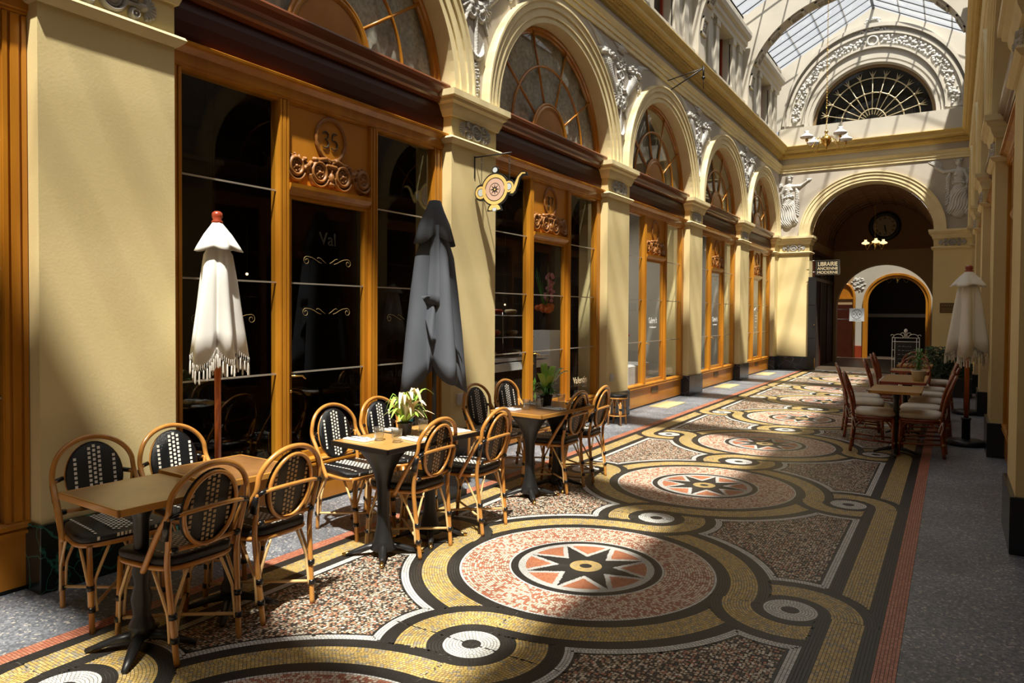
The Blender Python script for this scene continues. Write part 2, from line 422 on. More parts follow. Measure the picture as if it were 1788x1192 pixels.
def cells(s, gap):
    """corner coordinates (n,4,2) of one period of tesserae and their class"""
    out = []; cls = []
    def polar(cu, cv, rmax, oid, s=s, rmin=0., gap=gap):
        nrow = int(round((rmax - rmin) / s))
        for i in range(nrow):
            ra, rb = rmin + i * s, rmin + (i + 1) * s; rm = (ra + rb) / 2
            n = max(5, int(round(2 * PI * rm / (s * 1.12)))); t = (np.arange(n) + rng.random()) * 2 * PI / n; dt = PI / n
            g = gap / 2; gt = g / rm
            cu_, cv_ = cu + rm * np.cos(t), cv + rm * np.sin(t)
            ok = (np.abs(cv_) <= P_ / 2) & (np.abs(cu_) < 1.70)
            if not ok.any(): continue
            t = t[ok]; cu_ = cu_[ok]; cv_ = cv_[ok]
            c, o = classify(cu_, cv_); k = o == oid
            t = t[k]; c = c[k]
            if not len(t): continue
            q = np.stack([np.stack([cu + rr * np.cos(tt), cv + rr * np.sin(tt)], -1) for rr, tt in
                          ((ra + g, t - dt + gt), (rb - g, t - dt + gt), (rb - g, t + dt - gt), (ra + g, t + dt - gt))], 1)
            out.append(q); cls.append(c)
    polar(0, 0, .4125, 0, s * .5, 0., gap * .7); polar(0, 0, 1.20, 0, s, .4125); polar(0, P_, 1.25, 6); polar(0, -P_, 1.25, 7)
    polar(1.185, 0, .50, 1); polar(-1.185, 0, .50, 4); polar(0, -P_ / 2, .55, 2); polar(0, P_ / 2, .55, 5)
    nu = int(3.406 / s); nv = int(round(P_ / s)); du = 3.406 / nu; dv = P_ / nv
    U, V = np.meshgrid(-1.703 + (np.arange(nu) + .5) * du, -P_ / 2 + (np.arange(nv) + .5) * dv, indexing='ij'); U = U.ravel(); V = V.ravel()
    c, o = classify(U, V); k = o == 3; U = U[k]; V = V[k]; c = c[k]
    ju = np.where(c == 9, rng.uniform(-.2, .2, len(U)), 0) * s; U = U + ju; V = V + np.where(c == 9, rng.uniform(-.2, .2, len(U)), 0) * s
    rot = np.where(c == 9, rng.uniform(-.5, .5, len(U)), 0); hu = du / 2 - gap / 2; hv = dv / 2 - gap / 2
    hh = np.where(c == 9, rng.uniform(.8, 1.08, len(U)), 1.)
    q = np.stack([np.stack([U + (a * hu * np.cos(rot) - b * hv * np.sin(rot)) * hh, V + (a * hu * np.sin(rot) + b * hv * np.cos(rot)) * hh], -1)
                  for a, b in ((-1, -1), (1, -1), (1, 1), (-1, 1))], 1)
    out.append(q); cls.append(c)
    return np.concatenate(out), np.concatenate(cls)
def mosaic():
    near = cells(.0150, .0022); far = cells(.024, .003)
    Q = []; C = []
    for k in range(-2, 8):
        q, c = near if k <= 2 else far
        y0 = V0 + k * P_
        w = q.copy(); w[..., 0] += U0; w[..., 1] += y0
        my = w[..., 1].mean(1); ok = (my > -.6) & (my < 20.9)
        if k == -2: ok &= (my > -.6)
        w = w[ok]; cc = c[ok]
        rgb = np.zeros((len(cc), 3))
        for cid, pal in PAL.items():
            m = cc == cid; n = m.sum()
            if not n: continue
            pc = np.array([p[0] for p in pal]); pw = np.array([p[1] for p in pal], float); pw /= pw.sum()
            ch = rng.choice(len(pal), n, p=pw)
            rgb[m] = pc[ch] * rng.uniform(.86, 1.12, (n, 1))
        Q.append(w); C.append(rgb)
    Q = np.concatenate(Q); C = np.concatenate(C); n = len(Q)
    me = bpy.data.meshes.new('mosaic_tesserae')
    me.vertices.add(n * 4); me.loops.add(n * 4); me.polygons.add(n)
    co = np.zeros((n * 4, 3), 'f'); co[:, :2] = Q.reshape(-1, 2); me.vertices.foreach_set('co', co.ravel())
    idx = np.arange(n * 4, dtype='i')
    me.loops.foreach_set('vertex_index', idx); me.polygons.foreach_set('loop_start', idx[::4])
    at = me.attributes.new('tess', 'FLOAT_COLOR', 'FACE')
    at.data.foreach_set('color', np.concatenate([C, np.ones((n, 1))], 1).astype('f').ravel())
    me.update(calc_edges=True)
    m, nt, b = _nt('mosaic_stone'); a = nt.nodes.new('ShaderNodeAttribute'); a.attribute_name = 'tess'
    nt.links.new(a.outputs['Color'], b.inputs['Base Color']); b.inputs['Roughness'].default_value = .38; b.inputs['Specular IOR Level'].default_value = .4
    me.materials.append(m)
    if me.polygons[0].normal.z < 0: me.flip_normals()
    return me
flo = MB().use('groutm'); flo.box(U0 - 1.703, U0 + 1.703, YB, 21.4, -.12, -.0025)
flo = tag(flo.build('floor'), kind='structure')
mo = bpy.data.objects.new('mosaic', mosaic()); COL.objects.link(mo); mo.parent = flo
b = MB().use('stone')
b.box(XL - .6, U0 - 1.704, YB, 21.4, -.12, 0); b.box(U0 + 1.704, XR + .6, YB, 21.4, -.12, 0); b.use('passfloor').box(XL - 1.5, XR + 3, 21.4, 31, -.12, 0)
b.build('stone_border', flo)

# ------------------------------------------------------------------ arcade walls
def ell(c, a, b_, n=40, z=ZS, t0=0, t1=PI): return [(c - a * math.cos(t0 + (t1 - t0) * i / n), z + b_ * math.sin(t0 + (t1 - t0) * i / n)) for i in range(n + 1)]
def spandrel(mb, c0, c1, c, top, P):
    """wall sheet between an elliptical arch (centre c) and a straight top line, c0..c1 wide; P maps (along, z)"""
    e = ell(c, AW, AH); mb.strip([P(a, z) for a, z in e], [P(c0 + (c1 - c0) * i / 40., top) if 0 < i < 40 else P(c0 if i == 0 else c1, top) for i in range(41)])
    mb.add([P(c0, ZS), P(c - AW, ZS), P(c0, top)], [(0, 1, 2)]); mb.add([P(c + AW, ZS), P(c1, ZS), P(c1, top)], [(0, 1, 2)])
ARCHV = [(AW, AH, .0), (AW, AH, .045), (AW + .075, AH + .07, .045), (AW + .075, AH + .07, .062), (AW + .17, AH + .158, .062), (AW + .175, AH + .162, .082),
         (AW + .235, AH + .22, .082), (AW + .25, AH + .235, .10), (AW + .275, AH + .258, .10), (OW, OH, .07), (OW, OH, 0.)]
def archivolt(mb, c, P):
    mb.loft([[P(a, z, d) for a, z in ell(c, w, h_, 44)] for (w, h_, d) in ARCHV], smooth=False)
MOULD = {   # profiles (out, z)
    'cap': [(0, 3.47), (.02, 3.47), (.03, 3.50), (.045, 3.53), (.055, 3.58), (.085, 3.60), (.09, 3.63), (.115, 3.64), (.115, 3.70), (0, 3.70)],
    'neck': [(0, 3.205), (.02, 3.21), (.035, 3.225), (.045, 3.235), (.055, 3.25), (.045, 3.268), (.02, 3.272), (0, 3.272)],
    'archi': [(0, 5.46), (.03, 5.46), (.03, 5.53), (.05, 5.53), (.05, 5.60), (.075, 5.61), (.09, 5.64), (.105, 5.67), (0, 5.68)],
    'corn': [(0, 5.85), (.04, 5.86), (.05, 5.905), (.09, 5.91), (.09, 5.97), (.15, 5.98), (.165, 6.0), (.20, 6.01), (.20, 6.06), (.235, 6.10), (.255, 6.135), (.255, 6.15), (0, 6.16)]}
def mould(mb, key, lo, hi, side, base=None):
    """side 'L','R' run along y; 'E' runs along x on the end wall, 'yfront' etc."""
    pr = MOULD[key]
    if side == 'L': mb.prism([((XL if base is None else base) + o, z) for o, z in pr], lo, hi, 'y')
    elif side == 'R': mb.prism([((XR if base is None else base) - o, z) for o, z in pr], lo, hi, 'y')
    else: mb.prism([((YE if base is None else base) - o, z) for o, z in pr], lo, hi, 'x')
def ring_mould(mb, key, x0, x1, y0, y1):
    """moulding round a pier block, mitred: lofted rectangle"""
    rows = []
    for o, z in MOULD[key]:
        rows.append([(x0 - o, y0 - o, z), (x1 + o, y0 - o, z), (x1 + o, y1 + o, z), (x0 - o, y1 + o, z)])
    mb.loft(rows, smooth=False, closed=True)

# relief designs ----------------------------------------------------------------
def petals(a, b, n, r, w, h, a0=0, a1=360):
    return [('c', a, b, a + r * math.cos(R(a0 + (a1 - a0) * i / n)), b + r * math.sin(R(a0 + (a1 - a0) * i / n)), w * .5, w, h) for i in range(n + (a1 - a0 != 360))]
ros = [('r', 0, 0, .072, .010, .02), ('r', 0, 0, .050, .006, .012), ('e', 0, 0, .060, .060, .010), ('r', 0, 0, .028, .008, .016), ('e', 0, 0, .012, .012, .024)]
ros += petals(0, 0, 16, .062, .005, 1.3)
for sx in (-1, 1):
    ros += [('c', sx * .08, 0, sx * .17, 0, .012, .012), ('e', sx * .175, 0, .028, .022, .02)]
    for sz in (-1, 1):
        ros += [('e', sx * .125, sz * .055, .032, .040, .014), ('r', sx * .125, sz * .055, .022, .006, .022), ('e', sx * .125, sz * .055, .008, .008, .024), ('c', sx * .115, sz * .09, sx * .11, sz * .105, .010, .004)]
    ros += petals(sx * .19, 0, 8, .062, .010, 1.1, -80 if sx > 0 else 100, 80 if sx > 0 else 260)
ROS = relief(ros, .0045, 1.)
def spandrel_design():
    s = []
    rnd = random.Random(3)
    # staff with twined snakes and a winged helmet
    s += [('c', 0, -.05, 0, .55, .018, .018), ('e', 0, .66, .055, .06, .06), ('c', -.06, .625, .06, .625, .012, .012, 1.5), ('e', 0, .715, .03, .02, .05)]
    for sx in (-1, 1):
        for i in range(5): s.append(('c', sx * .05, .66 + i * .012, sx * (.13 - i * .012), .70 + i * .022, .012, .010, 1.6))
        pts = [(sx * .055 * math.sin(i * .9 + .3) * (1 + .25 * i / 12), .10 + i * .038) for i in range(13)]
        for p, q in zip(pts, pts[1:]): s.append(('c', p[0], p[1], q[0], q[1], .016, .016, 1.7))
        s.append(('r', sx * .045, .50, .040, .014, .035)); s.append(('r', sx * .040, .41, .034, .012, .032))
        # cornucopia
        pts = [(sx * .03, -.02), (sx * .09, -.06), (sx * .14, .02), (sx * .19, .12), (sx * .24, .24), (sx * .27, .36)]
        rr = [.018, .030, .045, .056, .066, .075]
        for k in range(5): s.append(('c', pts[k][0], pts[k][1], pts[k + 1][0], pts[k + 1][1], rr[k], rr[k + 1], .8))
        s.append(('c', sx * .19, .37, sx * .35, .345, .016, .016, 2.6))
        for i in range(34):
            a, r_ = rnd.uniform(0, PI), rnd.uniform(0, .12)
            s.append(('e', sx * (.275 + r_ * math.cos(a)), .43 + r_ * math.sin(a) * .8, rnd.uniform(.018, .034), rnd.uniform(.018, .034), rnd.uniform(.045, .08)))
        for i in range(16):
            a = rnd.uniform(-.5, 2.6); s.append(('c', sx * .33, .47, sx * (.33 + .12 * math.cos(a)), .47 + .12 * math.sin(a), .018, .008, 1.6))
        for i in range(12):
            s.append(('e', sx * rnd.uniform(.30, .42), rnd.uniform(.22, .50), .018, .018, .03))
        # corner palmette wedge in the spandrel horn
        s += [('c', sx * .42, .60, sx * .66, .72, .035, .006, .6), ('c', sx * .40, .55, sx * .50, .64, .05, .03, .6)]
        # drapery / torch / gun pieces at the waist
        for i in range(7):
            a = -1.2 + i * .33; s.append(('c', sx * .05, -.02, sx * (.05 + .16 * math.cos(a)), -.06 + .15 * math.sin(a), .022, .012, 1.5))
        s.append(('c', sx * .06, -.06, sx * .21, -.30, .020, .014, 1.6)); s.append(('r', sx * .07, -.15, .045, .02, .04))
    for i in range(26):
        s.append(('e', rnd.uniform(-.12, .12), rnd.uniform(-.14, .12), rnd.uniform(.02, .035), rnd.uniform(.02, .035), rnd.uniform(.035, .06)))
    # anchor
    s += [('c', 0, -.1, 0, -.60, .020, .020, 1.4), ('r', 0, -.46, .125, .026, .04, 200, 340), ('e', 0, -.585, .05, .03, .045)]
    for sx in (-1, 1): s.append(('c', sx * .12, -.50, sx * .145, -.40, .028, .006, 1.2))
    # hanging ribbon
    for i in range(11):
        z = -.64 - i * .032; o = .022 * math.sin(i * 1.5)
        s += [('c', -.035 + o, z, .03 + o, z - .02, .013, .013, 1.5), ('e', o - .03 * (-1) ** i, z - .01, .02, .014, .026)]
    s += [('e', 0, -1.0, .045, .02, .02)]
    return s
SPAN = relief(spandrel_design(), .0075, 1., folds=lambda A, B, H: .004 * np.sin(A * 170 + B * 60) * np.sin(B * 150))
def figure(kind):
    """draped woman walking, arm stretched to +a side; origin at her hip, heights about 1.5 m overall"""
    s = []; c = lambda *k: s.append(('c',) + k)
    s += [('e', .0, .62, .065, .085, .075), ('e', 0.0, .675, .078, .055, .085)]            # head, hair
    for i in range(9): s.append(('e', -.075 + i * .019, .70 + .02 * math.sin(i * .4), .02, .018, .085))
    s += [('c', .055, .615, .072, .60, .014, .010, 3.)]
    c(0, .56, -.01, .47, .036, .045)                                                     # neck
    c(-.10, .43, .10, .43, .055, .055); c(-.02, .40, -.01, .18, .115, .10, .65)            # chest
    s += [('e', .05, .33, .055, .05, .085), ('e', -.07, .33, .055, .05, .085)]
    c(.12, .43, .30, .43, .045, .038, 1.2); c(.30, .43, .46, .54, .036, .026, 1.2); s.append(('e', .48, .56, .03, .028, .035))
    c(-.12, .42, -.20, .25, .05, .04, 1.2); c(-.20, .25, -.16, -.02, .036, .028, 1.2); s.append(('e', -.16, -.06, .03, .035, .04))
    c(-.02, .12, -.02, -.10, .11, .15, .6)                                               # skirt
    c(.02, -.10, -.02, -.58, .14, .150, .5); c(-.06, -.10, -.14, -.35, .11, .09, .8); c(-.14, -.35, -.20, -.60, .09, .07, .8)
    c(.06, -.10, .10, -.50, .10, .12, .6); c(-.10, -.52, .14, -.56, .10, .10, .4)
    c(-.02, .14, .08, .13, .05, .05, 1.6); c(-.12, .12, .10, .15, .03, .03, 3)             # girdle
    for i in range(7): c(.18 + .008 * i, .38 - i * .02, .20 + .012 * math.sin(i), .12 - i * .06, .03, .022, 1.2)
    for i in range(8): c(.20, .10 - i * .065, .25, .06 - i * .065, .03, .02, 1.3)
    for x in (-.22, -.05, .06): c(x, -.645, x - .09, -.67, .028, .02, 1.3)                 # feet
    if kind == 0:
        for i in range(18): s.append(('e', -.25 + .06 * math.cos(i * 2.4) * (i / 18) ** .5, .47 + .055 * math.sin(i * 2.4) * (i / 18) ** .5, .024, .024, .06))
        s += [('c', .46, .60, .58, .60, .012, .012, 1.6), ('e', .52, .585, .055, .03, .03)]
    else:
        for i in range(14):
            a = R(40 + i * 14); c(.50, .60, .50 + .17 * math.cos(a), .60 + .15 * math.sin(a), .008, .006, 1.8)
            c(.50 + .1 * math.cos(a), .60 + .1 * math.sin(a), .50 + .14 * math.cos(a + .4), .60 + .13 * math.sin(a + .4), .006, .005, 1.8)
        for x in (-.32, -.24): c(x, .36, x + .01, .02, .012, .012, 2.5)
        c(-.33, .38, -.21, .38, .016, .016, 2.5); c(-.32, .03, -.22, .02, .02, .02, 2); s.append(('c', -.27, .30, -.26, .1, .008, .008, 2))
        for i in range(9): a = R(30 + i * 15); c(-.27, .42, -.27 + .08 * math.cos(a), .42 + .09 * math.sin(a), .016, .010, 1.6)
    def fold(A, B, H):
        leg = np.clip((.15 - B) * 3, 0, 1)
        return leg * .009 * np.sin((A * 1.0 + .55 * (B + .2) + .05 * np.sin(B * 9)) * 105) * (1 + .5 * np.sin(B * 23 + A * 9)) + (1 - leg) * np.clip(.42 - B, 0, .3) * .03 * np.sin(B * 130 + A * 60)
    return relief(s, .009, 1., folds=fold)
FIG = [figure(0), figure(1)]
# carved wood scrolls under the number oval
def wood_design():
    s = []
    for cx_, cz_, r_ in ((-.37, -.02, .062), (-.13, -.03, .072), (.13, -.03, .072), (.37, -.02, .062)):
        s += [('r', cx_, cz_, r_, .016, .026), ('r', cx_, cz_, r_ * .62, .008, .016), ('e', cx_, cz_, .014, .014, .03)]
        s += petals(cx_, cz_, 5, .028, .014, 1.2)
        sg = -1 if cx_ < 0 else 1
        s += [('r', cx_ + sg * .0, cz_ - .01, r_ + .028, .014, .024, 190, 340), ('c', cx_ - sg * .06, cz_ - .08, cx_ - sg * .02, cz_ - .125, .014, .006, 1.4)]
        for i in range(6): a = R(20 + i * 28); s.append(('c', cx_ + r_ * math.cos(a), cz_ + r_ * math.sin(a), cx_ + (r_ + .03) * math.cos(a + .3), cz_ + (r_ + .03) * math.sin(a + .3), .012, .007, 1.5))
    for x in (-.25, .25): s += [('e', x, .0, .03, .028, .03), ('c', x - .04, -.03, x + .04, .03, .014, .014, 1.5), ('e', x - .03, .045, .018, .018, .03), ('c', x, -.02, x + .05, -.10, .012, .007, 1.4)]
    s += [('c', -.05, .03, .05, .03, .02, .02, 1.3), ('e', 0, -.06, .03, .045, .035), ('e', 0, -.11, .045, .022, .03), ('c', 0, .0, 0, -.1, .014, .014, 1.5)]
    for sx in (-1, 1): s += [('c', sx * .06, .08, sx * .16, .055, .022, .016, 1.3), ('e', sx * .17, .06, .024, .02, .03), ('c', sx * .02, .06, sx * .09, .10, .016, .010, 1.4)]
    return s
WOODO = relief(wood_design(), .0055, .9)
OVAL = MB().use('carve'); OVAL.tube([(0, .158 * math.cos(2 * PI * i / 40), .168 * math.sin(2 * PI * i / 40)) for i in range(40)], [.017 + .004 * math.cos(i * PI * .9) for i in range(40)], 8, closed=True); OVALM = OVAL.mesh('number_wreath')

def side_map(side):
    if side == 'L': return (lambda o, y, z: (XL + o, y, z)), (lambda p, y, z: (XL + .004 + p[2], y - p[0], z + p[1]))
    return (lambda o, y, z: (XR - o, y, z)), (lambda p, y, z: (XR - .004 - p[2], y + p[0], z + p[1]))
DEP = .17
def arcade(side):
    P3, PR = side_map(side)
    nm = 'wall_left' if side == 'L' else 'wall_right'
    w = MB().use('plaster'); X0 = P3(0, 0, 0)[0]; XB = P3(-.45, 0, 0)[0]
    for y in PIER: w.box(X0, XB, y, min(y + PW, YE), 0, ZS)
    w.use('grey')
    cs = [y + PW + AW for y in PIER[:-1]]
    for y, c in zip(PIER, cs):
        spandrel(w, y + PW / 2, y + BAY + PW / 2, c, 5.5, lambda a, z: P3(0, a, z))
    w.add([P3(0, YB, 3.7), P3(0, PIER[0] + PW / 2, 3.7), P3(0, PIER[0] + PW / 2, 5.5), P3(0, YB, 5.5)], [(0, 1, 2, 3)])
    w.add([P3(0, YE - .06, 3.7), P3(0, YE, 3.7), P3(0, YE, 5.5), P3(0, YE - .06, 5.5)], [(0, 1, 2, 3)])
    w.box(P3(0, 0, 0)[0], P3(-.45, 0, 0)[0], YB, YE, 5.47, 6.16)
    root = tag(w.build(nm), kind='structure')
    for y in PIER:
        ym = y + PW / 2; y1 = min(y + PW, YE)
        xa, xb = sorted((P3(0, 0, 0)[0], P3(-.45, 0, 0)[0]))
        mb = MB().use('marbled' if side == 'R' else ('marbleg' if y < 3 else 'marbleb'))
        mb.box(P3(.03, 0, 0)[0], P3(-.42, 0, 0)[0], y - .02, min(y1 + .02, YE), 0, .375); mb.build('plinth', root, bevel=.006)
        mb = MB().use('mould'); ring_mould(mb, 'cap', xa, xb, y, y1); ring_mould(mb, 'neck', xa, xb, y, y1); mb.build('capital', root)
        if y > -1 and y1 < YE - .01:
            relief_obj('rosette', ROS, root, 'rosette', lambda p: PR((p[0] * 1.05, p[1] * 1.05, p[2] * 1.7), ym, 3.375))
            pass
    for c in cs:
        mb = MB().use('mould'); archivolt(mb, c, lambda a, z, d: P3(d, a, z))
        e = ell(c, AW, AH); mb.strip([P3(0, a, z) for a, z in e], [P3(-.45, a, z) for a, z in e], True)
        mb.build('archivolt', root)
    first = None
    for y in PIER[1:-1]:
        if first is None:
            first = relief_obj('spandrel_relief', SPAN, root, 'relief', lambda p: PR((p[0] * (1.0 + .75 * min(1., max(0., (p[1] + .25) / .55))), p[1], p[2] * .85), y + PW / 2, 4.74)); y_first = y
        else:
            o = first.copy(); COL.objects.link(o); o.location = (0, y - y_first, 0)
    mb = MB().use('mould'); mould(mb, 'archi', YB, YE, side); mb.build('architrave', root)
    mb = MB().use('cornice'); mould(mb, 'corn', YB, YE, side); mb.build('cornice', root)
    # dentils
    mb = MB().use('cornice'); y = 6.
    while y < YE - .1: mb.box(P3(.09, 0, 0)[0], P3(.125, 0, 0)[0], y, y + .028, 5.925, 5.965); y += .056
    tag(mb.build('dentil_course', root), kind='stuff')
    # clerestory storey with window openings, pilasters and eave
    cl = MB().use('white'); xo = 0.0
    cl.box(P3(.06, 0, 0)[0], P3(-.4, 0, 0)[0], YB, YE, 6.16, 6.42)
    seg = PIER + [YE + .4]
    for y in PIER[:-1]:
        a0, a1 = y + .5, y + BAY; c = y + .5 + (BAY - .5) / 2; wv = .50
        cl.box(P3(0, 0, 0)[0], P3(-.3, 0, 0)[0], a0, c - wv, 6.42, 8.35); cl.box(P3(0, 0, 0)[0], P3(-.3, 0, 0)[0], c + wv, a1, 6.42, 8.35)
        cl.box(P3(0, 0, 0)[0], P3(-.3, 0, 0)[0], c - wv, c + wv, 7.5, 8.35)
        for q in (c - wv - .22, c + wv, c - wv - .75, c + wv + .53): cl.box(P3(.05, 0, 0)[0], P3(-.02, 0, 0)[0], q, q + .22, 6.42, 7.5); cl.box(P3(.075, 0, 0)[0], P3(-.02, 0, 0)[0], q - .02, q + .24, 7.38, 7.5)
    cl.build('clerestory', root)
    for y in PIER[:-1]:
        a0, a1 = y + .5, y + BAY
        ev = MB().use('white'); pr = [(0, 7.5), (.08, 7.5), (.09, 7.6), (.13, 7.62), (.14, 7.72), (.20, 7.74), (.23, 7.82), (.23, 7.9), (0, 7.92)]
        ev.prism([(P3(o, 0, 0)[0], z) for o, z in pr], a0 + .03, a1 - .12, 'y'); ev.build('eave', root)
        c = a0 + (BAY - .5) / 2
        g = MB().use('redwood'); g.box(P3(-.16, 0, 0)[0], P3(-.2, 0, 0)[0], c - .5, c - .44, 6.42, 7.5); g.box(P3(-.16, 0, 0)[0], P3(-.2, 0, 0)[0], c + .44, c + .5, 6.42, 7.5)
        g.use('dark').box(P3(-.2, 0, 0)[0], P3(-.22, 0, 0)[0], c - .5, c + .5, 6.42, 7.5); g.build('attic_window', root)
    return root
wl = arcade('L'); wr = arcade('R')

# transverse diaphragm arches under the skylight
def roofz(x): return 9.62 - .54 * abs(x - XC)
for n_, y in enumerate(PIER[:-1]):
    if y < -4: continue
    mb = MB().use('white'); a, h_, zs = 2.16, 1.86, 6.64
    pts = ell(XC, a, h_, 48, zs); top = [(x, roofz(x) - .03) for x, z in pts]
    for yy in (y, y + .45): mb.strip([(x, yy, z) for x, z in pts], [(x, yy, z) for x, z in top], False)
    mb.strip([(x, y, z) for x, z in pts], [(x, y + .45, z) for x, z in pts], True)
    for sx in (-1, 1):
        xw = XC + sx * 2.28; xi = XC + sx * a
        mb.box(xi, xw, y, y + .45, 6.16, 8.4)
    root = tag(mb.build('beam_arch'), kind='structure')
    cf = MB()
    for i in range(11):
        t = PI * (i + .5) / 11
        def Q(tt, yy, off): return (XC - (a - off) * math.cos(tt), yy, zs + (h_ - off) * math.sin(tt))
        hw = .085; y0, y1 = y + .07, y + .38
        cf.use('white')
        for (ta, tb, ya, yb) in ((t - hw, t - hw * .72, y0, y1), (t + hw * .72, t + hw, y0, y1), (t - hw, t + hw, y0, y0 + .045), (t - hw, t + hw, y1 - .045, y1)):
            v = [Q(tt, yy, o) for o in (0, .035) for tt in (ta, tb) for yy in (ya, yb)]
            cf.add(v, [(0, 1, 3, 2), (4, 6, 7, 5), (0, 4, 5, 1), (2, 3, 7, 6), (0, 2, 6, 4), (1, 5, 7, 3)])
        cf.use('rosette'); c0 = Q(t, y + .225, .005); tan = Vector((math.sin(t) * a, 0, math.cos(t) * h_)).normalized()
        for k in range(8):
            an = 2 * PI * k / 8; p = Vector(c0) + tan * .07 * math.cos(an) + Vector((0, .05 * math.sin(an), 0)); cf.sph(p, .030, 4, (1, 1, 1))
        cf.sph(c0, .045, 5)
    cf.build('coffer_panel', root)

# skylight: glass slopes, rafters and purlins
def roofpt(x, y, dz=0.): return (x, y, roofz(x) + dz)
sk = MB().use('sky_glass')
for x0, x1 in ((XC - 2.5, XC), (XC, XC + 2.5)):
    sk.add([roofpt(x0, YB), roofpt(x1, YB), roofpt(x1, 21.5), roofpt(x0, 21.5)], [(0, 1, 2, 3)])
sky = tag(sk.build('ceiling'), kind='structure')
rb = MB().use('bar'); y = YB
while y < 21.4:
    for sx in (-1, 1): rb.tube([roofpt(XC, y, -.02), roofpt(XC + sx * 2.5, y, -.02)], .014, 4)
    y += .46
rb.tube([(XC, YB, roofz(XC) - .02), (XC, 21.5, roofz(XC) - .02)], .035, 4); rb.build('rafter', sky)
rb = MB().use('barl')
for sx in (-1, 1):
    for d in (.62, 1.2, 1.78): x = XC + sx * d; rb.tube([roofpt(x, YB, .03), roofpt(x, 21.5, .03)], .018, 4)
rb.build('purlin', sky)
gut = MB().use('grey')
for sx in (-1, 1): gut.box(XC + sx * 2.28, XC + sx * 2.8, YB, 21.5, 8.3, 8.36)
gut.build('gutter', sky)
# outside: roofs and walls of the neighbouring houses keep low light out
ob = MB().use('grey')
ob.box(XC - 2.72, XC - 2.66, YB, 21.5, 5, 8.34); ob.box(XC + 2.66, XC + 2.72, YB, 21.5, 5, 8.34)
tag(ob.build('wall_outer'), kind='structure')

# ------------------------------------------------------------------ end wall
ew = MB().use('plaster'); xw0, xw1 = XL, XR; ea = 1.465
ew.box(xw0 - .5, XC - ea, YE, YE + .5, 0, ZS); ew.box(XC + ea, xw1 + .5, YE, YE + .5, 0, ZS)
ew.use('grey')
AWs = AW; AW = ea
spandrel(ew, xw0, xw1, XC, 5.5, lambda a, z: (a, YE, z))
ew.add([(xw0, YE, 5.46), (xw1, YE, 5.46), (xw1, YE, 6.16), (xw0, YE, 6.16)], [(0, 1, 2, 3)])
# upper wall (recessed .1) with lunette opening
ew.use('white'); wz, wa, wh = 6.66, 1.46, 1.50; YU = YE + .08
e = ell(XC, wa, wh, 40, wz); ew.strip([(a, YU, z) for a, z in e], [(XC - 2.4 + 4.8 * i / 40, YU, min(roofz(XC - 2.4 + 4.8 * i / 40), 9.7)) for i in range(41)])
for s_ in (-1, 1): ew.add([(XC + s_ * wa, YU, wz), (XC + s_ * 2.4, YU, wz), (XC + s_ * 2.4, YU, roofz(XC + 2.4))], [(0, 1, 2)])
ew.box(xw0, xw1, YE - .14, YU + .3, 6.16, 6.66)
ew.strip([(a, YU, z) for a, z in e], [(a, YU + .3, z) for a, z in e], True)
AW = AWs
er = tag(ew.build('wall_end'), kind='structure')
mb = MB().use('mould')
rows = [[(a, YE - d, z) for a, z in ell(XC, w + .01, h_, 44)] for (w, h_, d) in ARCHV]; mb.loft(rows, smooth=False)
e = ell(XC, ea, AH); mb.strip([(a, YE, z) for a, z in e], [(a, YE + .5, z) for a, z in e], True); mb.build('archivolt', er)
for xa, xb in ((xw0 - .3, XC - ea), (XC + ea, xw1 + .3)):
    mb = MB().use('mould'); ring_mould(mb, 'cap', xa, xb, YE, YE + .5); ring_mould(mb, 'neck', xa, xb, YE, YE + .5); mb.build('capital', er)
    mb = MB().use('marbleb'); mb.box(xa if xa < -3 else xa - .02, xb if xb > 0 else xb + .02, YE - .03, YE + .5, 0, .375); mb.build('plinth', er, bevel=.006)
    xm = (max(xa, xw0) + min(xb, xw1)) / 2
    relief_obj('rosette', ROS, er, 'rosette', lambda p: (xm + p[0] * 1.15, YE - .004 - p[2] * 1.7, 3.375 + p[1]))
mb = MB().use('mould'); mould(mb, 'archi', xw0, xw1, 'E'); mb.build('architrave', er)
mb = MB().use('cornice'); mould(mb, 'corn', xw0, xw1, 'E'); mb.build('cornice', er)
mb = MB().use('cornice'); x = xw0
while x < xw1: mb.box(x, x + .028, YE - .125, YE - .09, 5.925, 5.965); x += .056
tag(mb.build('dentil_course', er), kind='stuff')
relief_obj('figure_relief', FIG[0], er, 'relief', lambda p: (-3.93 + p[0] * .98, YE - .004 - p[2], 4.66 + p[1] * .98))
relief_obj('figure_relief', FIG[1], er, 'relief', lambda p: (.05 - p[0] * 1.02, YE - .004 - p[2], 4.70 + p[1] * 1.0))
# niche arch mouldings, garland frieze
mb = MB().use('white')
def arcband(mb, a0, h0, a1, h1, d0, d1, z=wz, t0=0.02):
    rows = [[(x, YU - d0, zz) for x, zz in ell(XC, a0, h0, 44, z)], [(x, YU - d1, zz) for x, zz in ell(XC, a0, h0, 44, z)], [(x, YU - d1, zz) for x, zz in ell(XC, a1, h1, 44, z)], [(x, YU - d0, zz) for x, zz in ell(XC, a1, h1, 44, z)]]
    mb.loft(rows, smooth=False)
arcband(mb, 1.47, 1.51, 1.53, 1.57, 0, .05); arcband(mb, 1.58, 1.62, 1.66, 1.76, 0, .03)
arcband(mb, 1.66, 1.78, 1.71, 1.83, 0, .09, wz + .1); arcband(mb, 2.05, 2.13, 2.12, 2.20, 0, .09, wz + .1); arcband(mb, 1.7, 1.82, 2.06, 2.14, 0, .035, wz + .1)
arcband(mb, 2.17, 2.30, 2.22, 2.40, 0, .14, wz + .1); mb.build('arch_surround', er)
rnd = random.Random(5); mb = MB().use('relief')
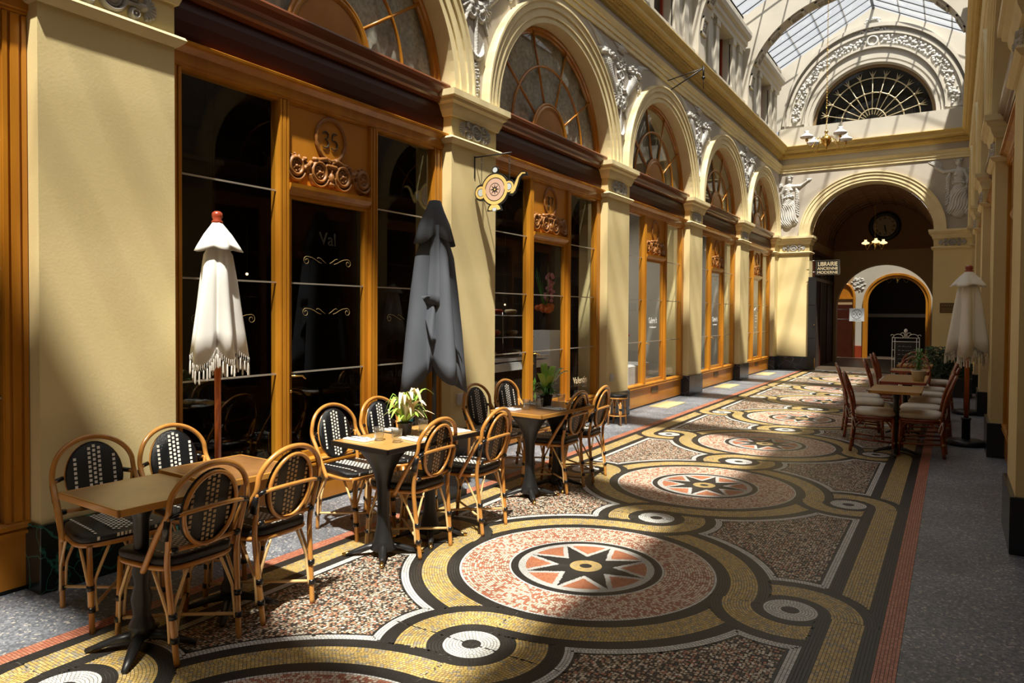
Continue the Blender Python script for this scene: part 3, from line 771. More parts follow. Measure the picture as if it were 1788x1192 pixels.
for sgn in (-1, 1):
    for i in range(150):
        t = R(3 + 82 * (i / 150.) ** 1.) + rnd.uniform(-.01, .01); t = t if sgn < 0 else PI - t
        w_ = rnd.uniform(-.10, .10); rr_ = 1.88 + w_; x = XC - rr_ * math.cos(t); z = wz + .1 + (rr_ + .1) * math.sin(t)
        mb.sph((x, YU - .05, z), rnd.uniform(.022, .05), 4, (1, .9, 1))
t = PI / 2; mb.tube([(XC + .12 * math.cos(2 * PI * i / 20), YU - .07, wz + 2.06 + .12 * math.sin(2 * PI * i / 20)) for i in range(20)], .025, 6, closed=True)
mb.build('garland', er)
mb = MB().use('relief')
for i in range(70):
    t = 2 * PI * i / 70; rr_ = .17 + rnd.uniform(-.03, .03); mb.sph((XC + rr_ * math.cos(t), YU - .03, 9.17 + .85 * rr_ * math.sin(t)), rnd.uniform(.02, .035), 4)
for sgn in (-1, 1):
    for i in range(26): mb.sph((XC + sgn * (.08 + .012 * i + rnd.uniform(-.02, .02)), YU - .03, 9.04 + .05 * math.sin(i * .5) - i * .003 + rnd.uniform(-.03, .03)), rnd.uniform(.018, .034), 4)
mb.build('wreath_relief', er)
# fan window
wn = tag(empty('window_11', (XC, YU + .18, wz)), kind='structure')
mb = MB().use('casing')
mb.loft([[(x - XC, y, z - wz) for x, z in ell(XC, a, h_, 40, wz)] for a, h_, y in ((wa, wh, -.03), (wa - .07, wh - .07, -.03), (wa - .07, wh - .07, .05))], smooth=False); mb.box(-wa, wa, -.03, .05, 0, .05); mb.build('frame', wn)
mb = MB().use('brassp')
for rr_, n_ in ((1.12, 40), (.75, 30), (.34, 20)): mb.tube([(x - XC, -.01, z - wz) for x, z in ell(XC, rr_, rr_ * 1.03, n_, wz)], .016, 6)
for i in range(1, 12):
    t = PI * i / 12; mb.tube([(-.2 * math.cos(t), -.01, .2 * math.sin(t)), (-1.14 * math.cos(t), -.01, 1.17 * math.sin(t))], .012, 6)
    for rr_ in (1.12, .75): mb.sph((-rr_ * math.cos(t), -.02, rr_ * 1.03 * math.sin(t)), .036, 5)
    if i % 2 == 1 or True:
        for k in (-1, 0, 1): mb.tube([(-1.15 * math.cos(t), -.01, 1.18 * math.sin(t)), (-1.30 * math.cos(t + .06 * k), -.01, 1.34 * math.sin(t + .06 * k))], [.022, .004], 5)
mb.build('fan_tracery', wn)
mb = MB().use('glass'); e = ell(0, wa, wh, 30, 0); mb.add([(x, .03, z) for x, z in e], [tuple(range(31))]); mb.build('pane', wn)
mb = MB().use('dark'); mb.box(-2.4, 2.4, 2.5, 2.6, -.8, 1.72); mb.box(-2.4, -2.35, .1, 2.5, -.8, 1.72); mb.box(2.35, 2.4, .1, 2.5, -.8, 1.72); mb.box(-2.4, 2.4, .1, 2.6, 1.70, 1.74); mb.box(-2.4, 2.4, .1, 2.5, -.85, -.8)
mb.use('galwall').box(-1.2, .9, 2.3, 2.4, .2, .9)
mb.use('iron')
for k in range(14): mb.box(-1.4 + k * .21, -1.385 + k * .21, 1.0, 1.02, -.3, 1.15)
mb.box(-1.5, 1.5, .99, 1.03, 1.1, 1.15); mb.build('room_behind', wn)

# ------------------------------------------------------------------ shopfronts
GLY = {'3': [[(0, .85), (.2, 1), (.42, .97), (.5, .8), (.38, .6), (.2, .54)], [(.2, .54), (.42, .48), (.52, .28), (.40, .06), (.18, 0), (.02, .1)]],
       '5': [[(.52, 1.0), (.15, .97), (.08, .52)], [(.08, .52), (.3, .58), (.50, .44), (.50, .18), (.32, .01), (.1, .0), (0, .1)]],
       '7': [[(0, .92), (.10, 1), (.5, .98), (.34, .5), (.26, 0)]]}
def glyph(mb, s_, y0, z0, h_, r=.006, x=0.):
    w = 0
    for ch in s_:
        for pl in GLY[ch]:
            P = [Vector(p) for p in [(a, b_, 0) for a, b_ in pl]]; Q = []
            for i in range(len(P) - 1):
                p0 = P[max(i - 1, 0)]; p1 = P[i]; p2 = P[i + 1]; p3 = P[min(i + 2, len(P) - 1)]
                for t in (0, .25, .5, .75): Q.append(.5 * ((2 * p1) + (p2 - p0) * t + (2 * p0 - 5 * p1 + 4 * p2 - p3) * t * t + (-p0 + 3 * p1 - 3 * p2 + p3) * t ** 3))
            Q.append(P[-1]); mb.tube([(x, y0 + w + q.x * h_, z0 + q.y * h_) for q in Q], [r * (.6 + .6 * math.sin(PI * i / (len(Q) - 1))) for i in range(len(Q))], 5)
        w += .74 * h_
def gbox(mb, y0, y1, z0, z1, d0=-.11, d1=-.20, vert=True):
    """a grooved moulded bar"""
    mb.box(d0 - .012, d1, y0, y1, z0, z1)
    w = (y1 - y0) if vert else (z1 - z0)
    for a, b_ in ((.04, .22), (.34, .66), (.78, .96)):
        if vert: mb.box(d0, d0 - .02, y0 + w * a, y0 + w * b_, z0, z1)
        else: mb.box(d0, d0 - .02, y0, y1, z0 + w * a, z0 + w * b_)
HWB = AW
def make_front(idx):
    r = tag(empty('window_%d' % idx), kind='structure')
    mb = MB().use('panelw'); mb.box(-.13, -.19, -HWB, HWB, .025, .325); mb.use('iron').box(-.14, -.2, -HWB, HWB, 0, .025); mb.build('base_panel', r)
    mb = MB().use('plate'); mb.box(-.122, -.135, -.13, .20, .19, .29); mb.build('vent_plate', r)
    mb = MB().use('wood')
    mb.prism([(-.19, .32), (-.10, .32), (-.10, .335), (-.115, .345), (-.10, .355), (-.10, .375), (-.12, .392), (-.19, .395)], -HWB, HWB, 'y'); mb.build('sill', r)
    mb = MB().use('wood'); gbox(mb, -HWB, -HWB + .125, .39, 3.14); gbox(mb, HWB - .125, HWB, .39, 3.14); mb.build('stile', r)
    mb = MB().use('wood'); mb.prism([(-.20, 3.13), (-.125, 3.13), (-.12, 3.145), (-.105, 3.15), (-.105, 3.165), (-.095, 3.17), (-.095, 3.235), (-.085, 3.245), (-.060, 3.270), (-.035, 3.278), (-.032, 3.294), (-.045, 3.302), (-.20, 3.305)], -HWB, HWB, 'y'); mb.build('transom', r)
    for sx in (-.50, .475):
        mb = MB().use('wood'); gbox(mb, sx - .045, sx + .045, .39, 3.14, -.10); mb.build('mullion', r)
    # fascia and its cornice
    mb = MB().use('mahog'); mb.prism([(-.20, 3.29), (-.12, 3.29), (-.105, 3.36), (-.10, 3.44), (-.105, 3.52), (-.12, 3.60), (-.20, 3.60)], -HWB, HWB, 'y'); mb.build('fascia', r)
    mb = MB().use('fcor'); mb.prism([(-.20, 3.59), (-.09, 3.59), (-.08, 3.61), (-.06, 3.625), (-.06, 3.66), (-.04, 3.68), (-.015, 3.72), (-.01, 3.75), (-.02, 3.768), (-.20, 3.775)], -HWB, HWB, 'y'); mb.build('fascia_cornice', r)
    # number panel
    mb = MB().use('panelw'); mb.box(-.13, -.17, -.455, .43, 2.53, 3.13); pn = mb.build('number_panel', r)
    mb = MB().use('wood'); mb.prism([(-.17, 2.44), (-.12, 2.44), (-.11, 2.46), (-.10, 2.47), (-.085, 2.495), (-.08, 2.525), (-.17, 2.54)], -.455, .43, 'y'); mb.build('ledge', pn)
    w_ = bpy.data.objects.new('number_wreath', OVALM); COL.objects.link(w_); w_.parent = pn; w_.location = (-.125, -.012, 2.935)
    # door rails inside the centre bay
    mb = MB().use('wood')
    for a, b_ in ((-.455, -.41), (.385, .43)): mb.box(-.13, -.18, a, b_, .39, 2.44)
    mb.box(-.13, -.18, -.41, .385, 2.41, 2.44); mb.box(-.13, -.18, -.41, .385, .39, .44)
    mb.use('brass'); mb.tube([(-.09, -.43, 1.05), (-.09, -.34, 1.045), (-.09, -.31, 1.02)], .008, 6); mb.tube([(-.13, -.43, 1.05), (-.09, -.43, 1.05)], .007, 6)
    mb.sph((-.12, -.43, .93), .014, 5); d = mb.build('door_frame', r)
    mb = MB().use('lead')
    for z in (1.07, 1.765): mb.box(-.145, -.16, -HWB + .12, HWB - .12, z - .006, z + .006)
    mb.box(-.145, -.16, -HWB + .12, -.54, 2.45, 2.462); mb.box(-.145, -.16, .52, HWB - .12, 2.45, 2.462); mb.build('glazing_bar', r)
    mb = MB().use('glass')
    for a, b_, zt in ((-HWB + .11, -.53, 3.14), (-.41, .385, 2.42), (.51, HWB - .11, 3.14)): mb.add([(-.155, a, .38), (-.155, b_, .38), (-.155, b_, zt), (-.155, a, zt)], [(0, 1, 2, 3)])
    mb.build('shop_pane', r)
    # fanlight
    mb = MB().use('wood')
    mb.loft([[(x, a, z) for a, z in ell(0, w, h_, 36)] for x, w, h_ in ((-.13, AW - .005, AH - .005), (-.13, AW - .03, AH - .03), (-.15, AW - .04, AH - .04), (-.15, AW - .075, AH - .075), (-.17, AW - .085, AH - .085), (-.19, AW - .085, AH - .085))], smooth=False); mb.build('arch_frame', r)
    mb = MB().use('wood'); zc = 3.70
    for rr_, wd in ((.40, .03), (.44, .02)): mb.tube([(-.14, a, z) for a, z in ell(0, rr_, rr_ * 1.02, 24, zc)], wd, 6)
    mb.use('panelw'); mb.prism([(a, z) for a, z in ell(0, .40, .41, 20, zc)], -.13, -.17, 'x'); mb.build('hub_panel', r)
    mb = MB().use('wood')
    mb.tube([(-.15, a, z) for a, z in ell(0, .90, .90, 36, zc)], .017, 6)
    for t in (36, 72, 108, 144):
        c_, s_ = math.cos(R(t)), math.sin(R(t)); mb.tube([(-.15, .42 * c_, zc + .42 * s_), (-.15, (AW - .06) * c_, zc + (AH - .05) * s_)], .015, 6)
    mb.build('fan_bars', r)
    mb = MB().use('glass'); e = ell(0, AW - .06, AH - .06, 30, 3.75); mb.add([(-.165, a, z) for a, z in e], [tuple(range(31))]); mb.build('fanlight_pane', r)
    o = relief_obj('carved_scroll', WOODO, r, 'carve', lambda p: (-.13 + p[2] * 1.25, -.012 + p[0] * .98, 2.69 + p[1] * 1.05)); o.parent = pn
    return r
proto = make_front(1)
CB = [y + PW + AW for y in PIER[:-1]]        # bay centres
frontL = {}
idx = 1
order = [2, 3, 4, 5, 6, 1, 0]
for k in order:
    o = proto if idx == 1 else dup(proto)
    o.name = 'window_%d' % idx; o.location = (XL, CB[k], 0); frontL[k] = o; idx += 1
for k in order[:6]:
    o = dup(proto); o.name = 'window_%d' % (idx + 4); idx += 1
    o.location = (XR, CB[k], 0); o.scale = (-1, 1, 1)
def panel_of(root): return [c for c in kids(root) if c.name.startswith('number_panel')][0]
for k, s_ in ((2, '35'), (3, '37')):
    mb = MB().use('signk'); glyph(mb, s_, -.105, 2.865, .13, .0048, x=-.1235); mb.build('number_digits', panel_of(frontL[k]))
def scroll(mb, y0, z0, w, x=-.148):
    for sg in (-1, 1):
        e = w * .5 - .035
        sp = [(x, y0 + sg * (e + .034 * (1 - .045 * i) * math.sin(i * .5)), z0 - .012 + .034 * (1 - .045 * i) * math.cos(i * .5)) for i in range(17)]
        fl = [(x, y0 + sg * (e - t), z0 + .022 - .0 - z_) for t, z_ in ((.16, .048), (.13, .040), (.09, .020), (.05, .005))]
        mb.tube(fl + sp, .0021, 4)
        mb.tube([(x, y0 + sg * a_, z0 + b_) for a_, b_ in ((.02, -.022), (.05, -.006), (.075, .012), (.10, .020), (.115, .012))], .0019, 4)
mb = MB().use('gilt')
for yy, zz in ((-.02, 1.96), (-.03, 1.55), (-.99, 1.50), (.95, 1.50)): scroll(mb, yy, zz, .52)
mb.build('gilt_scroll', frontL[2])
text('Val', .15, 'door_lettering', frontL[2], 'letg', (-.149, -.02, 2.13), (R(90), 0, R(90)))
text('Valentin', .13, 'pane_lettering', frontL[3], 'card', (-.149, .92, .62), (R(90), 0, R(90)), .001)
for k in (4, 5):
    text('Galerie b', .145, 'gallery_lettering', frontL[k], 'letw', (-.149, -.02, 1.42), (R(90), 0, R(90)), .001, sx=.72)
    text('fine art photography', .035, 'gallery_lettering', frontL[k], 'letw', (-.149, -.02, 1.31), (R(90), 0, R(90)), .001)
for i, (s_, z) in enumerate((('MESO', 2.28),)): text(s_, .085, 'gallery_lettering', frontL[5], 'card', (-.149, -.02, z), (R(90), 0, R(90)), .001)
mb = MB().use('letw')
mb.tube([(-.149, .15 * math.cos(t * PI / 12), 1.62 + .08 * math.sin(t * PI / 12)) for t in range(13)], .008, 4)
for z, w in ((1.50, .10), (1.42, .07), (1.35, .09), (1.20, .03)): mb.box(-.148, -.15, -w, w, z - .01, z + .01)
mb.build('pane_emblem', frontL[6])
mb = MB().use('teal'); mb.prism([(.95 + .13 * math.cos(2 * PI * i / 20), .60 + .16 * math.sin(2 * PI * i / 20)) for i in range(20)], -.148, -.152, 'x')
mb.use('letw')
for i in range(3): mb.box(-.146, -.148, .87, 1.03 - .03 * i, .63 - .05 * i, .64 - .05 * i)
mb.build('pane_sticker', frontL[2])

# rooms behind the shop windows
def room(k, side, wallm, floorm, mezz):
    c = CB[k]; s = 1 if side == 'L' else -1; X = XL if side == 'L' else XR
    x0 = X - s * .46; x1 = X - s * 3.2; y0, y1 = c - 1.72, c + 1.72
    def one(nm, m, *a): tag(MB().use(m).box(*a).build(nm), kind='structure')
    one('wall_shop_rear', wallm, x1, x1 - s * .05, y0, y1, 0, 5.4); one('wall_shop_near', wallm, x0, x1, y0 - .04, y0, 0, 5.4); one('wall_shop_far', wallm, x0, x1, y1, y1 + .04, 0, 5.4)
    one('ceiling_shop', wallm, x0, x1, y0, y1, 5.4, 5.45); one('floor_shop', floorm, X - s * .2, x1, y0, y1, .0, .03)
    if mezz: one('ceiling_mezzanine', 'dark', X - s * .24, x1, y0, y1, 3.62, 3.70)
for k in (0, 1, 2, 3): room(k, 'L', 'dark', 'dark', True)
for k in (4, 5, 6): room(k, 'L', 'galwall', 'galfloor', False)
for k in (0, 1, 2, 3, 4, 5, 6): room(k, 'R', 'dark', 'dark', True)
# lace curtains behind the fanlights of the first two shops
def curtain(k, label):
    c = CB[k]; rows = []
    for j in range(13):
        z = 3.80 + 1.22 * j / 12.; row = []
        for i in range(61):
            y = -1.38 + 2.76 * i / 60.; row.append((XL - .215 + .02 * math.sin(y * 24 + .6 * math.sin(j * .4)), c + y, z))
        rows.append(row)
    o = MB().use('lace').loft(rows).build('lace_curtain'); tag(o, label, 'curtain', 'lace curtains in the fanlights')
curtain(2, 'patterned lace curtain in the arched fanlight above number 35'); curtain(3, 'lace curtain in the arched fanlight above number 37'); 

# ------------------------------------------------------------------ things inside the shops
def thing(name, label, cat, loc=(0, 0, 0), rz=0., group=None): return empty(name, loc, rz, label=label, cat=cat, group=group)
for i, (y, z) in enumerate(((3.54, 1.95), (3.565, 1.70), (3.59, 1.45), (3.615, 1.20), (3.92, 1.86), (8.0, 1.65))):
    mb = MB().use('bulb'); mb.sph((0, 0, 0), .011, 6); mb.use('iron').tube([(0, 0, .008), (0, 0, .03)], .004, 5); mb.use('iron').tube([(0, 0, .03), (0, 0, 3.61 - z)], .0015, 4)
    o = mb.build('bulb'); o.location = (XL - .9, y, z)
    tag(o, ['highest warm bulb of the string inside the number 35 window', 'second warm bulb down inside the number 35 window', 'third warm bulb down inside the number 35 window', 'lowest warm bulb of the string inside the number 35 window', 'warm bulb glowing behind the door of number 35', 'small warm bulb glowing inside number 37 door'][i], 'light bulb', 'warm bulbs inside the shops')
# pastry display in number 37
t = thing('display_counter', 'white pastry counter with cream poster front inside number 37', 'counter', (XL - .75, 6.84, .03))
mb = MB().use('card').box(-.2, .2, -.42, .38, 0, .62); mb.build('front_panel', t)
mb = MB().use('steel').box(-.23, .23, -.45, .42, .62, .68); mb.build('worktop', t)
for q in range(4): MB().use('signk').tube([(.205, -.3 + q * .19 + .07 * math.cos(a * .5) * (1 - a / 14), .45 + .07 * math.sin(a * .5) * (1 - a / 14)) for a in range(14)], .004, 4).build('drawn_curl', t)
mb = MB().use('signk')
mb.tube([(.205, -.02 + .045 * math.cos(a * .3), .30 + .06 * math.sin(a * .3)) for a in range(-5, 16)], .012, 5); mb.build('poster_drawing', t)
t = thing('grinder', 'steel grinder standing on the glass shelf in number 37', 'grinder', (XL - .55, 6.70, 1.34))
mb = MB().use('steel').lathe([(.0, 0), (.05, 0), (.045, .02), (.038, .04), (.04, .22), (.048, .24), (.0, .25)], n=14); mb.build('body', t)
MB().use('steel').tube([(0, 0, .25), (0, 0, .29), (.04, .0, .29)], .008, 6).build('handle', t)
t = thing('fruit_tub', 'clear tub of red fruit beside the steel grinder', 'tub', (XL - .55, 6.87, 1.34))
MB().use('galwhite').lathe([(.0, 0), (.045, 0), (.062, .14), (.058, .14), (.042, .01), (0, .01)], n=12).build('tub', t)
mb = MB().use('food')
for i in range(14): mb.sph((rnd.uniform(-.04, .04), rnd.uniform(-.04, .04), .14 + rnd.uniform(0, .03)), .02, 4)
tag(mb.build('fruit', t), kind='stuff')
mb = MB().use('steel').box(-.12, .12, -.3, .3, -.012, 0)
for a in (-.28, .28): mb.box(-.01, .01, a - .01, a + .01, -.61, -.012)
o = tag(mb.build('shelf_stand'), 'steel shelf carrying the grinder and tub in number 37', 'shelf'); o.location = (XL - .55, 6.83, 1.34)
t = thing('cake_stand', 'white tiered pastry stand behind the door of number 37', 'stand', (XL - .9, 8.05, 0))
mb = MB().use('galwhite'); mb.box(-.3, .3, -.75, .70, .80, .90); mb.box(-.28, .28, -.72, .68, .92, .96); mb.build('tray', t)
mb = MB().use('dark').box(-.27, .27, -.7, .66, .03, .80); mb.build('base', t)
mb = MB().use('steel'); mb.tube([(0, -.1, .96), (0, -.1, 1.55)], .008, 6)
for z, w in ((1.22, .42), (1.50, .35)): mb.lathe([(0, z), (w, z), (w, z + .012), (0, z + .012)], (0, -.1, 0), 24)
mb.build('tier', t)
for i, (y, z, c_, lb) in enumerate(((-.25, 1.512, 'food', 'bowl of red fruit on the top tier in number 37'), (.10, 1.512, 'card', 'shallow dish on the top tier in number 37'), (-.3, 1.232, 'food', 'dark cake on the middle tier in number 37'), (.12, 1.232, 'galwhite', 'white folded napkin cake on the middle tier'), (-.4, .96, 'card', 'cream pastry box on the white tray in number 37'), (.2, .96, 'galwhite', 'white card holders on the white pastry tray'))):
    mb = MB().use(c_).lathe([(0, 0), (.06, 0), (.09, .05), (.07, .07), (0, .075)], n=14); o = mb.build('pastry'); o.location = (XL - .9, 8.05 + y, z + .003); tag(o, lb, 'pastry', 'pastries on the stand in number 37')
t = thing('poster', 'black and green leaf poster inside the door of number 37', 'poster', (XL - .32, 7.55, .0))
MB().use('signk').box(-.01, .0, 0, .30, .35, 1.05).build('sheet', t)
mb = MB().use('cardg')
for i in range(16): a, b_ = rnd.uniform(.03, .27), rnd.uniform(.42, .70); mb.prism([(a - .03, b_), (a, b_ + .05), (a + .03, b_), (a, b_ - .05)], .001, .003, 'x')
mb.prism([(.04, .9), (.14, 1.02), (.22, .98), (.2, .88), (.1, .86)], .001, .003, 'x'); mb.build('leaf_print', t)
t = thing('flower_vase', 'vase of pink and orange flowers inside number 37', 'flowers', (XL - .8, 8.95, 1.30))
MB().use('dark').lathe([(0, 0), (.05, 0), (.07, .1), (.04, .2), (.05, .24)], n=12).build('vase', t)
MB().use('galwhite').box(-.15, .15, -.15, .15, -1.27, -.005).build('pedestal', t)
mb = MB().use('leafd')
for i in range(12):
    a = rnd.uniform(0, 6.28); l = rnd.uniform(.3, .75); mb.tube([(0, 0, .2), (.1 * math.cos(a), .12 * math.sin(a), .2 + l * .6), (.16 * math.cos(a), .2 * math.sin(a), .2 + l)], [.005, .004, .002], 4)
mb.use('flower')
for i in range(40): mb.sph((rnd.uniform(-.06, .06), .10 + rnd.uniform(-.06, .06) + i * .001, .42 + i * .010), .03, 4)
mb.use('flowero')
for i in range(16): mb.sph((rnd.uniform(-.1, .1), rnd.uniform(-.12, .14), .30 + rnd.uniform(-.04, .05)), .045, 5)
mb.build('bouquet', t)
# gallery furniture
pl = [(4, -.98, .40, .0, .36, 'low white plinth at the left of the first gallery window'), (4, -.30, .62, .0, .5, 'tall white plinth behind the gallery door'), (4, .35, .60, .1, .4, 'white plinth right of the gallery door'), (4, .85, .60, .2, .4, 'white plinth at the right end of the first gallery window')]
for k, y, h_, dx, w, lb in pl:
    mb = MB().use('galwhite').box(-w / 2, w / 2, -w / 2, w / 2, 0, h_); o = mb.build('plinth_block', bevel=.006); o.location = (XL - .62 - dx, CB[k] + y, .03); tag(o, lb, 'plinth', 'white plinths in the gallery window')
t = thing('bar_stool', 'red lacquered stool standing in the gallery on a white plinth', 'stool', (XL - .72, CB[4] - .12, .65))
MB().use('red').lathe([(0, .50), (.17, .50), (.18, .53), (0, .54)], n=20).build('seat', t)
for i in range(4):
    a = PI / 4 + i * PI / 2; MB().use('red').tube([(.09 * math.cos(a), .09 * math.sin(a), .51), (.15 * math.cos(a), .15 * math.sin(a), 0)], .014, 6).build('leg', t)
t = thing('black_chair', 'black spindle chair inside the second gallery window', 'chair', (XL - .65, CB[5] + .05, .03))
MB().use('iron').lathe([(0, .44), (.19, .44), (.20, .47), (0, .48)], n=18).build('seat', t)
for i in range(4): a = PI / 4 + i * PI / 2; MB().use('iron').tube([(.12 * math.cos(a), .12 * math.sin(a), .45), (.2 * math.cos(a), .2 * math.sin(a), 0)], .014, 6).build('leg', t)
mb = MB().use('iron'); mb.tube([(.02, -.2, .46), (-.05, -.22, .7), (-.05, .22, .7), (.02, .2, .46)], .014, 6); mb.box(-.06, -.04, -.1, .1, .47, .7); mb.build('backrest', t)
t = thing('hanging_coat', 'dark tall sculpture at the left of the second gallery window', 'sculpture', (XL - .55, CB[5] - .75, .03))
MB().use('iron').lathe([(0, .0), (.12, .0), (.02, .04), (.02, .75), (.10, .95), (.15, 1.3), (.13, 1.6), (.07, 1.85), (0, 1.9)], n=14).build('body', t)

# ------------------------------------------------------------------ wall things
def bracket_lamp():
    t = thing('wall_bracket', 'thin black iron bracket projecting above the third arch', 'bracket', (XL, 11.63, 5.28))
    MB().use('iron').tube([(0, 0, 0), (.62, 0, .30)], .012, 6).build('strut', t)
    MB().use('iron').tube([(0, 0, .20), (.66, 0, .31)], .010, 6).build('arm', t)
    mb = MB().use('iron'); mb.tube([(.64, 0, .34), (.64, 0, .16)], .016, 6); mb.sph((.64, 0, .15), .03, 6); mb.tube([(.64, 0, .15), (.64, 0, -.03)], .005, 5); mb.build('hook', t)
bracket_lamp()
t = thing('teapot_sign', 'cream and yellow teapot shaped hanging sign with eight pointed star', 'sign', (XL + .26, 5.99, 2.785))
def disc(mb, a, b_, ra, rb_, y0, y1, n=36): return mb.prism([(a + ra * math.cos(2 * PI * i / n), b_ + rb_ * math.sin(2 * PI * i / n)) for i in range(n)], y0, y1, 'y')
def annul(mb, a, b_, r0, r1, y0, y1, t0=0, t1=360, n=30):
    v = []; 
    for i in range(n + 1):
        t_ = R(t0 + (t1 - t0) * i / n)
        for rr_ in (r0, r1):
            for yy in (y0, y1): v.append((a + rr_ * math.cos(t_), yy, b_ + rr_ * math.sin(t_)))
    f = []
    for i in range(n):
        q = i * 4; w = q + 4; f += [(q, q + 2, w + 2, w), (q + 1, w + 1, w + 3, q + 3), (q, w, w + 1, q + 1), (q + 2, q + 3, w + 3, w + 2)]
    return mb.add(v, f)
mb = MB().use('signk'); disc(mb, 0, 0, .168, .168, -.010, .010); disc(mb, -.172, -.02, .075, .085, -.009, .009); disc(mb, .165, .015, .065, .075, -.0091, .0091)
spout = [(.165, -.06), (.215, -.05), (.255, .00), (.275, .07), (.315, .115), (.37, .135), (.375, .10), (.345, .075), (.30, .0), (.27, -.06), (.215, -.095)]
mb.prism([(a * 1.0, b_) for a, b_ in [(.15, -.065), (.20, -.08), (.245, -.05), (.275, .02), (.30, .085), (.345, .11), (.385, .10), (.37, .14), (.33, .155), (.28, .135), (.24, .08), (.21, .02), (.17, .0)]], -.0085, .0085, 'y')
mb.prism([(-.095, -.215), (.085, -.215), (.07, -.165), (.03, -.135), (-.04, -.135), (-.08, -.165)], -.0088, .0088, 'y'); disc(mb, 0, .195, .038, .036, -.0092, .0092, 20); mb.build('backing', t)
mb = MB().use('signy'); annul(mb, 0, 0, .120, .153, -.013, .013); annul(mb, -.172, -.02, .041, .064, -.012, .012); annul(mb, .165, .015, .037, .056, -.012, .012)
mb.prism([(.18, -.055), (.215, -.055), (.24, -.03), (.262, .02), (.285, .09), (.32, .125), (.36, .125), (.35, .14), (.31, .14), (.27, .105), (.235, .04), (.215, -.01)], -.0115, .0115, 'y'); annul(mb, -.005, -.215, .035, .072, -.0115, .0115, 10, 170, 16); mb.build('yellow_band', t)
mb = MB().use('signp'); disc(mb, 0, 0, .111, .111, -.0125, .0125); mb.build('pink_disc', t)
mb = MB().use('signk'); annul(mb, 0, 0, .060, .0655, -.0135, .0135)
st = []
for i in range(16): rr_ = .056 if i % 2 == 0 else .020; st.append((rr_ * math.cos(PI * i / 8), rr_ * math.sin(PI * i / 8)))
mb.prism(st, -.0138, .0138, 'y'); mb.use('signy'); disc(mb, 0, 0, .010, .010, -.0145, .0145, 12); mb.build('star', t)
mb = MB().use('signw'); disc(mb, -.172, -.02, .034, .036, -.011, .011, 18); disc(mb, .165, .015, .030, .032, -.011, .011, 18); disc(mb, 0, .195, .028, .026, -.0105, .0105, 16); disc(mb, -.005, -.20, .026, .018, -.0119, .0119, 16); mb.build('pale_disc', t)
mb = MB().use('iron'); mb.box(-.26, -.252, -.008, .008, .14, .36); mb.tube([(-.255, 0, .35), (.19, 0, .35)], .007, 6); mb.build('bracket_arm', t)
mb = MB().use('iron')
for xx, zb in ((-.17, .065), (.165, .09)):
    z = .345
    while z > zb: mb.tube([(xx + .006 * math.cos(a), .0 + (.006 if int(z * 100) % 2 else 0) * math.sin(a), z - .009 + .011 * math.sin(a)) for a in [i * PI / 3 for i in range(6)]], .0022, 4, closed=True); z -= .017
mb.build('chain', t)
# sockets
for (y, z, lb) in ((5.70, .62, 'pale junction box on the pier beside the grey parasol'), (9.42, .56, 'pale junction box on the pier above the rattan stool')):
    mb = MB().use('pale'); mb.box(0, .03, 0, .09, 0, .11); mb.box(.03, .034, .015, .075, .02, .09); o = mb.build('junction_box', bevel=.003); o.location = (XL, y, z); tag(o, lb, 'junction box')
# yellow light reflected on the floor, built as tan slatted pads
for k, lb in ((4, 'tan patch standing in for reflected light before the first gallery door'), (5, 'tan patch standing in for reflected light before the second gallery door'), (6, 'tan patch for reflected light before the last shop door by the end wall')):
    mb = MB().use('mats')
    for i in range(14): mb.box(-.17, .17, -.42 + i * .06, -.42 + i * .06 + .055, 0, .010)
    o = mb.build('reflection_patch'); o.location = (XL + .12, CB[k], .001); tag(o, lb, 'reflection_patch', 'painted yellow reflections by the gallery doors')

# ------------------------------------------------------------------ end passage
cw = MB(); VY0, VY1 = YE + .5, 25.5
cw.use('corr'); cw.box(XC - 1.47, XC - 1.8, VY0, VY1, 0, 3.64); cw.box(XC + 1.47, XC + 1.8, VY0, VY1, 0, 3.64)
cw.use('vault'); cw.loft([[(x, y, z) for x, z in ell(XC, 1.47, 1.42, 30, 3.64)] for y in (VY0, VY1)])
cw.use('corr')
oc, oa, oz, oh = -1.90, 1.39, 1.72, 1.43
e = ell(oc, oa, oh, 40, oz); cw.strip([(a, VY1, z) for a, z in e], [(XC - 1.9 + 3.8 * i / 40, VY1, 3.66) for i in range(41)])
cw.box(XC - 1.9, oc - oa, VY1, VY1 + .35, 0, oz); cw.box(oc + oa, XC + 1.9, VY1, VY1 + .35, 0, oz)
cw.add([(oc - oa, VY1, oz), (XC - 1.9, VY1, oz), (XC - 1.9, VY1, 3.66)], [(0, 1, 2)]); cw.add([(oc + oa, VY1, oz), (XC + 1.9, VY1, oz), (XC + 1.9, VY1, 3.66)], [(0, 1, 2)])
cw.strip([(a, VY1, z) for a, z in e], [(a, VY1 + .35, z) for a, z in e], True)
cw.use('vault'); e2 = ell(XC, 1.47, 1.42, 30, 3.66); cw.add([(x, VY1, z) for x, z in e2], [tuple(range(31))])
pas = tag(cw.build('wall_passage'), kind='structure')
mb = MB().use('vault')
for j in range(9):
    y = VY0 + .3 + j * .47; mb.tube([(x, y, z) for x, z in ell(XC, 1.465, 1.415, 24, 3.64)], .018, 4)
for i in range(1, 14):
    t_ = PI * i / 14; mb.tube([(XC - 1.465 * math.cos(t_), VY0, 3.64 + 1.415 * math.sin(t_)), (XC - 1.465 * math.cos(t_), VY1, 3.64 + 1.415 * math.sin(t_))], .016, 4)
mb.build('coffering', pas)
mb = MB().use('vault'); mb.box(XC - 1.47, XC + 1.47, VY1 - .06, VY1, 3.62, 3.69); mb.build('string_course', pas)
mb = MB().use('dark')
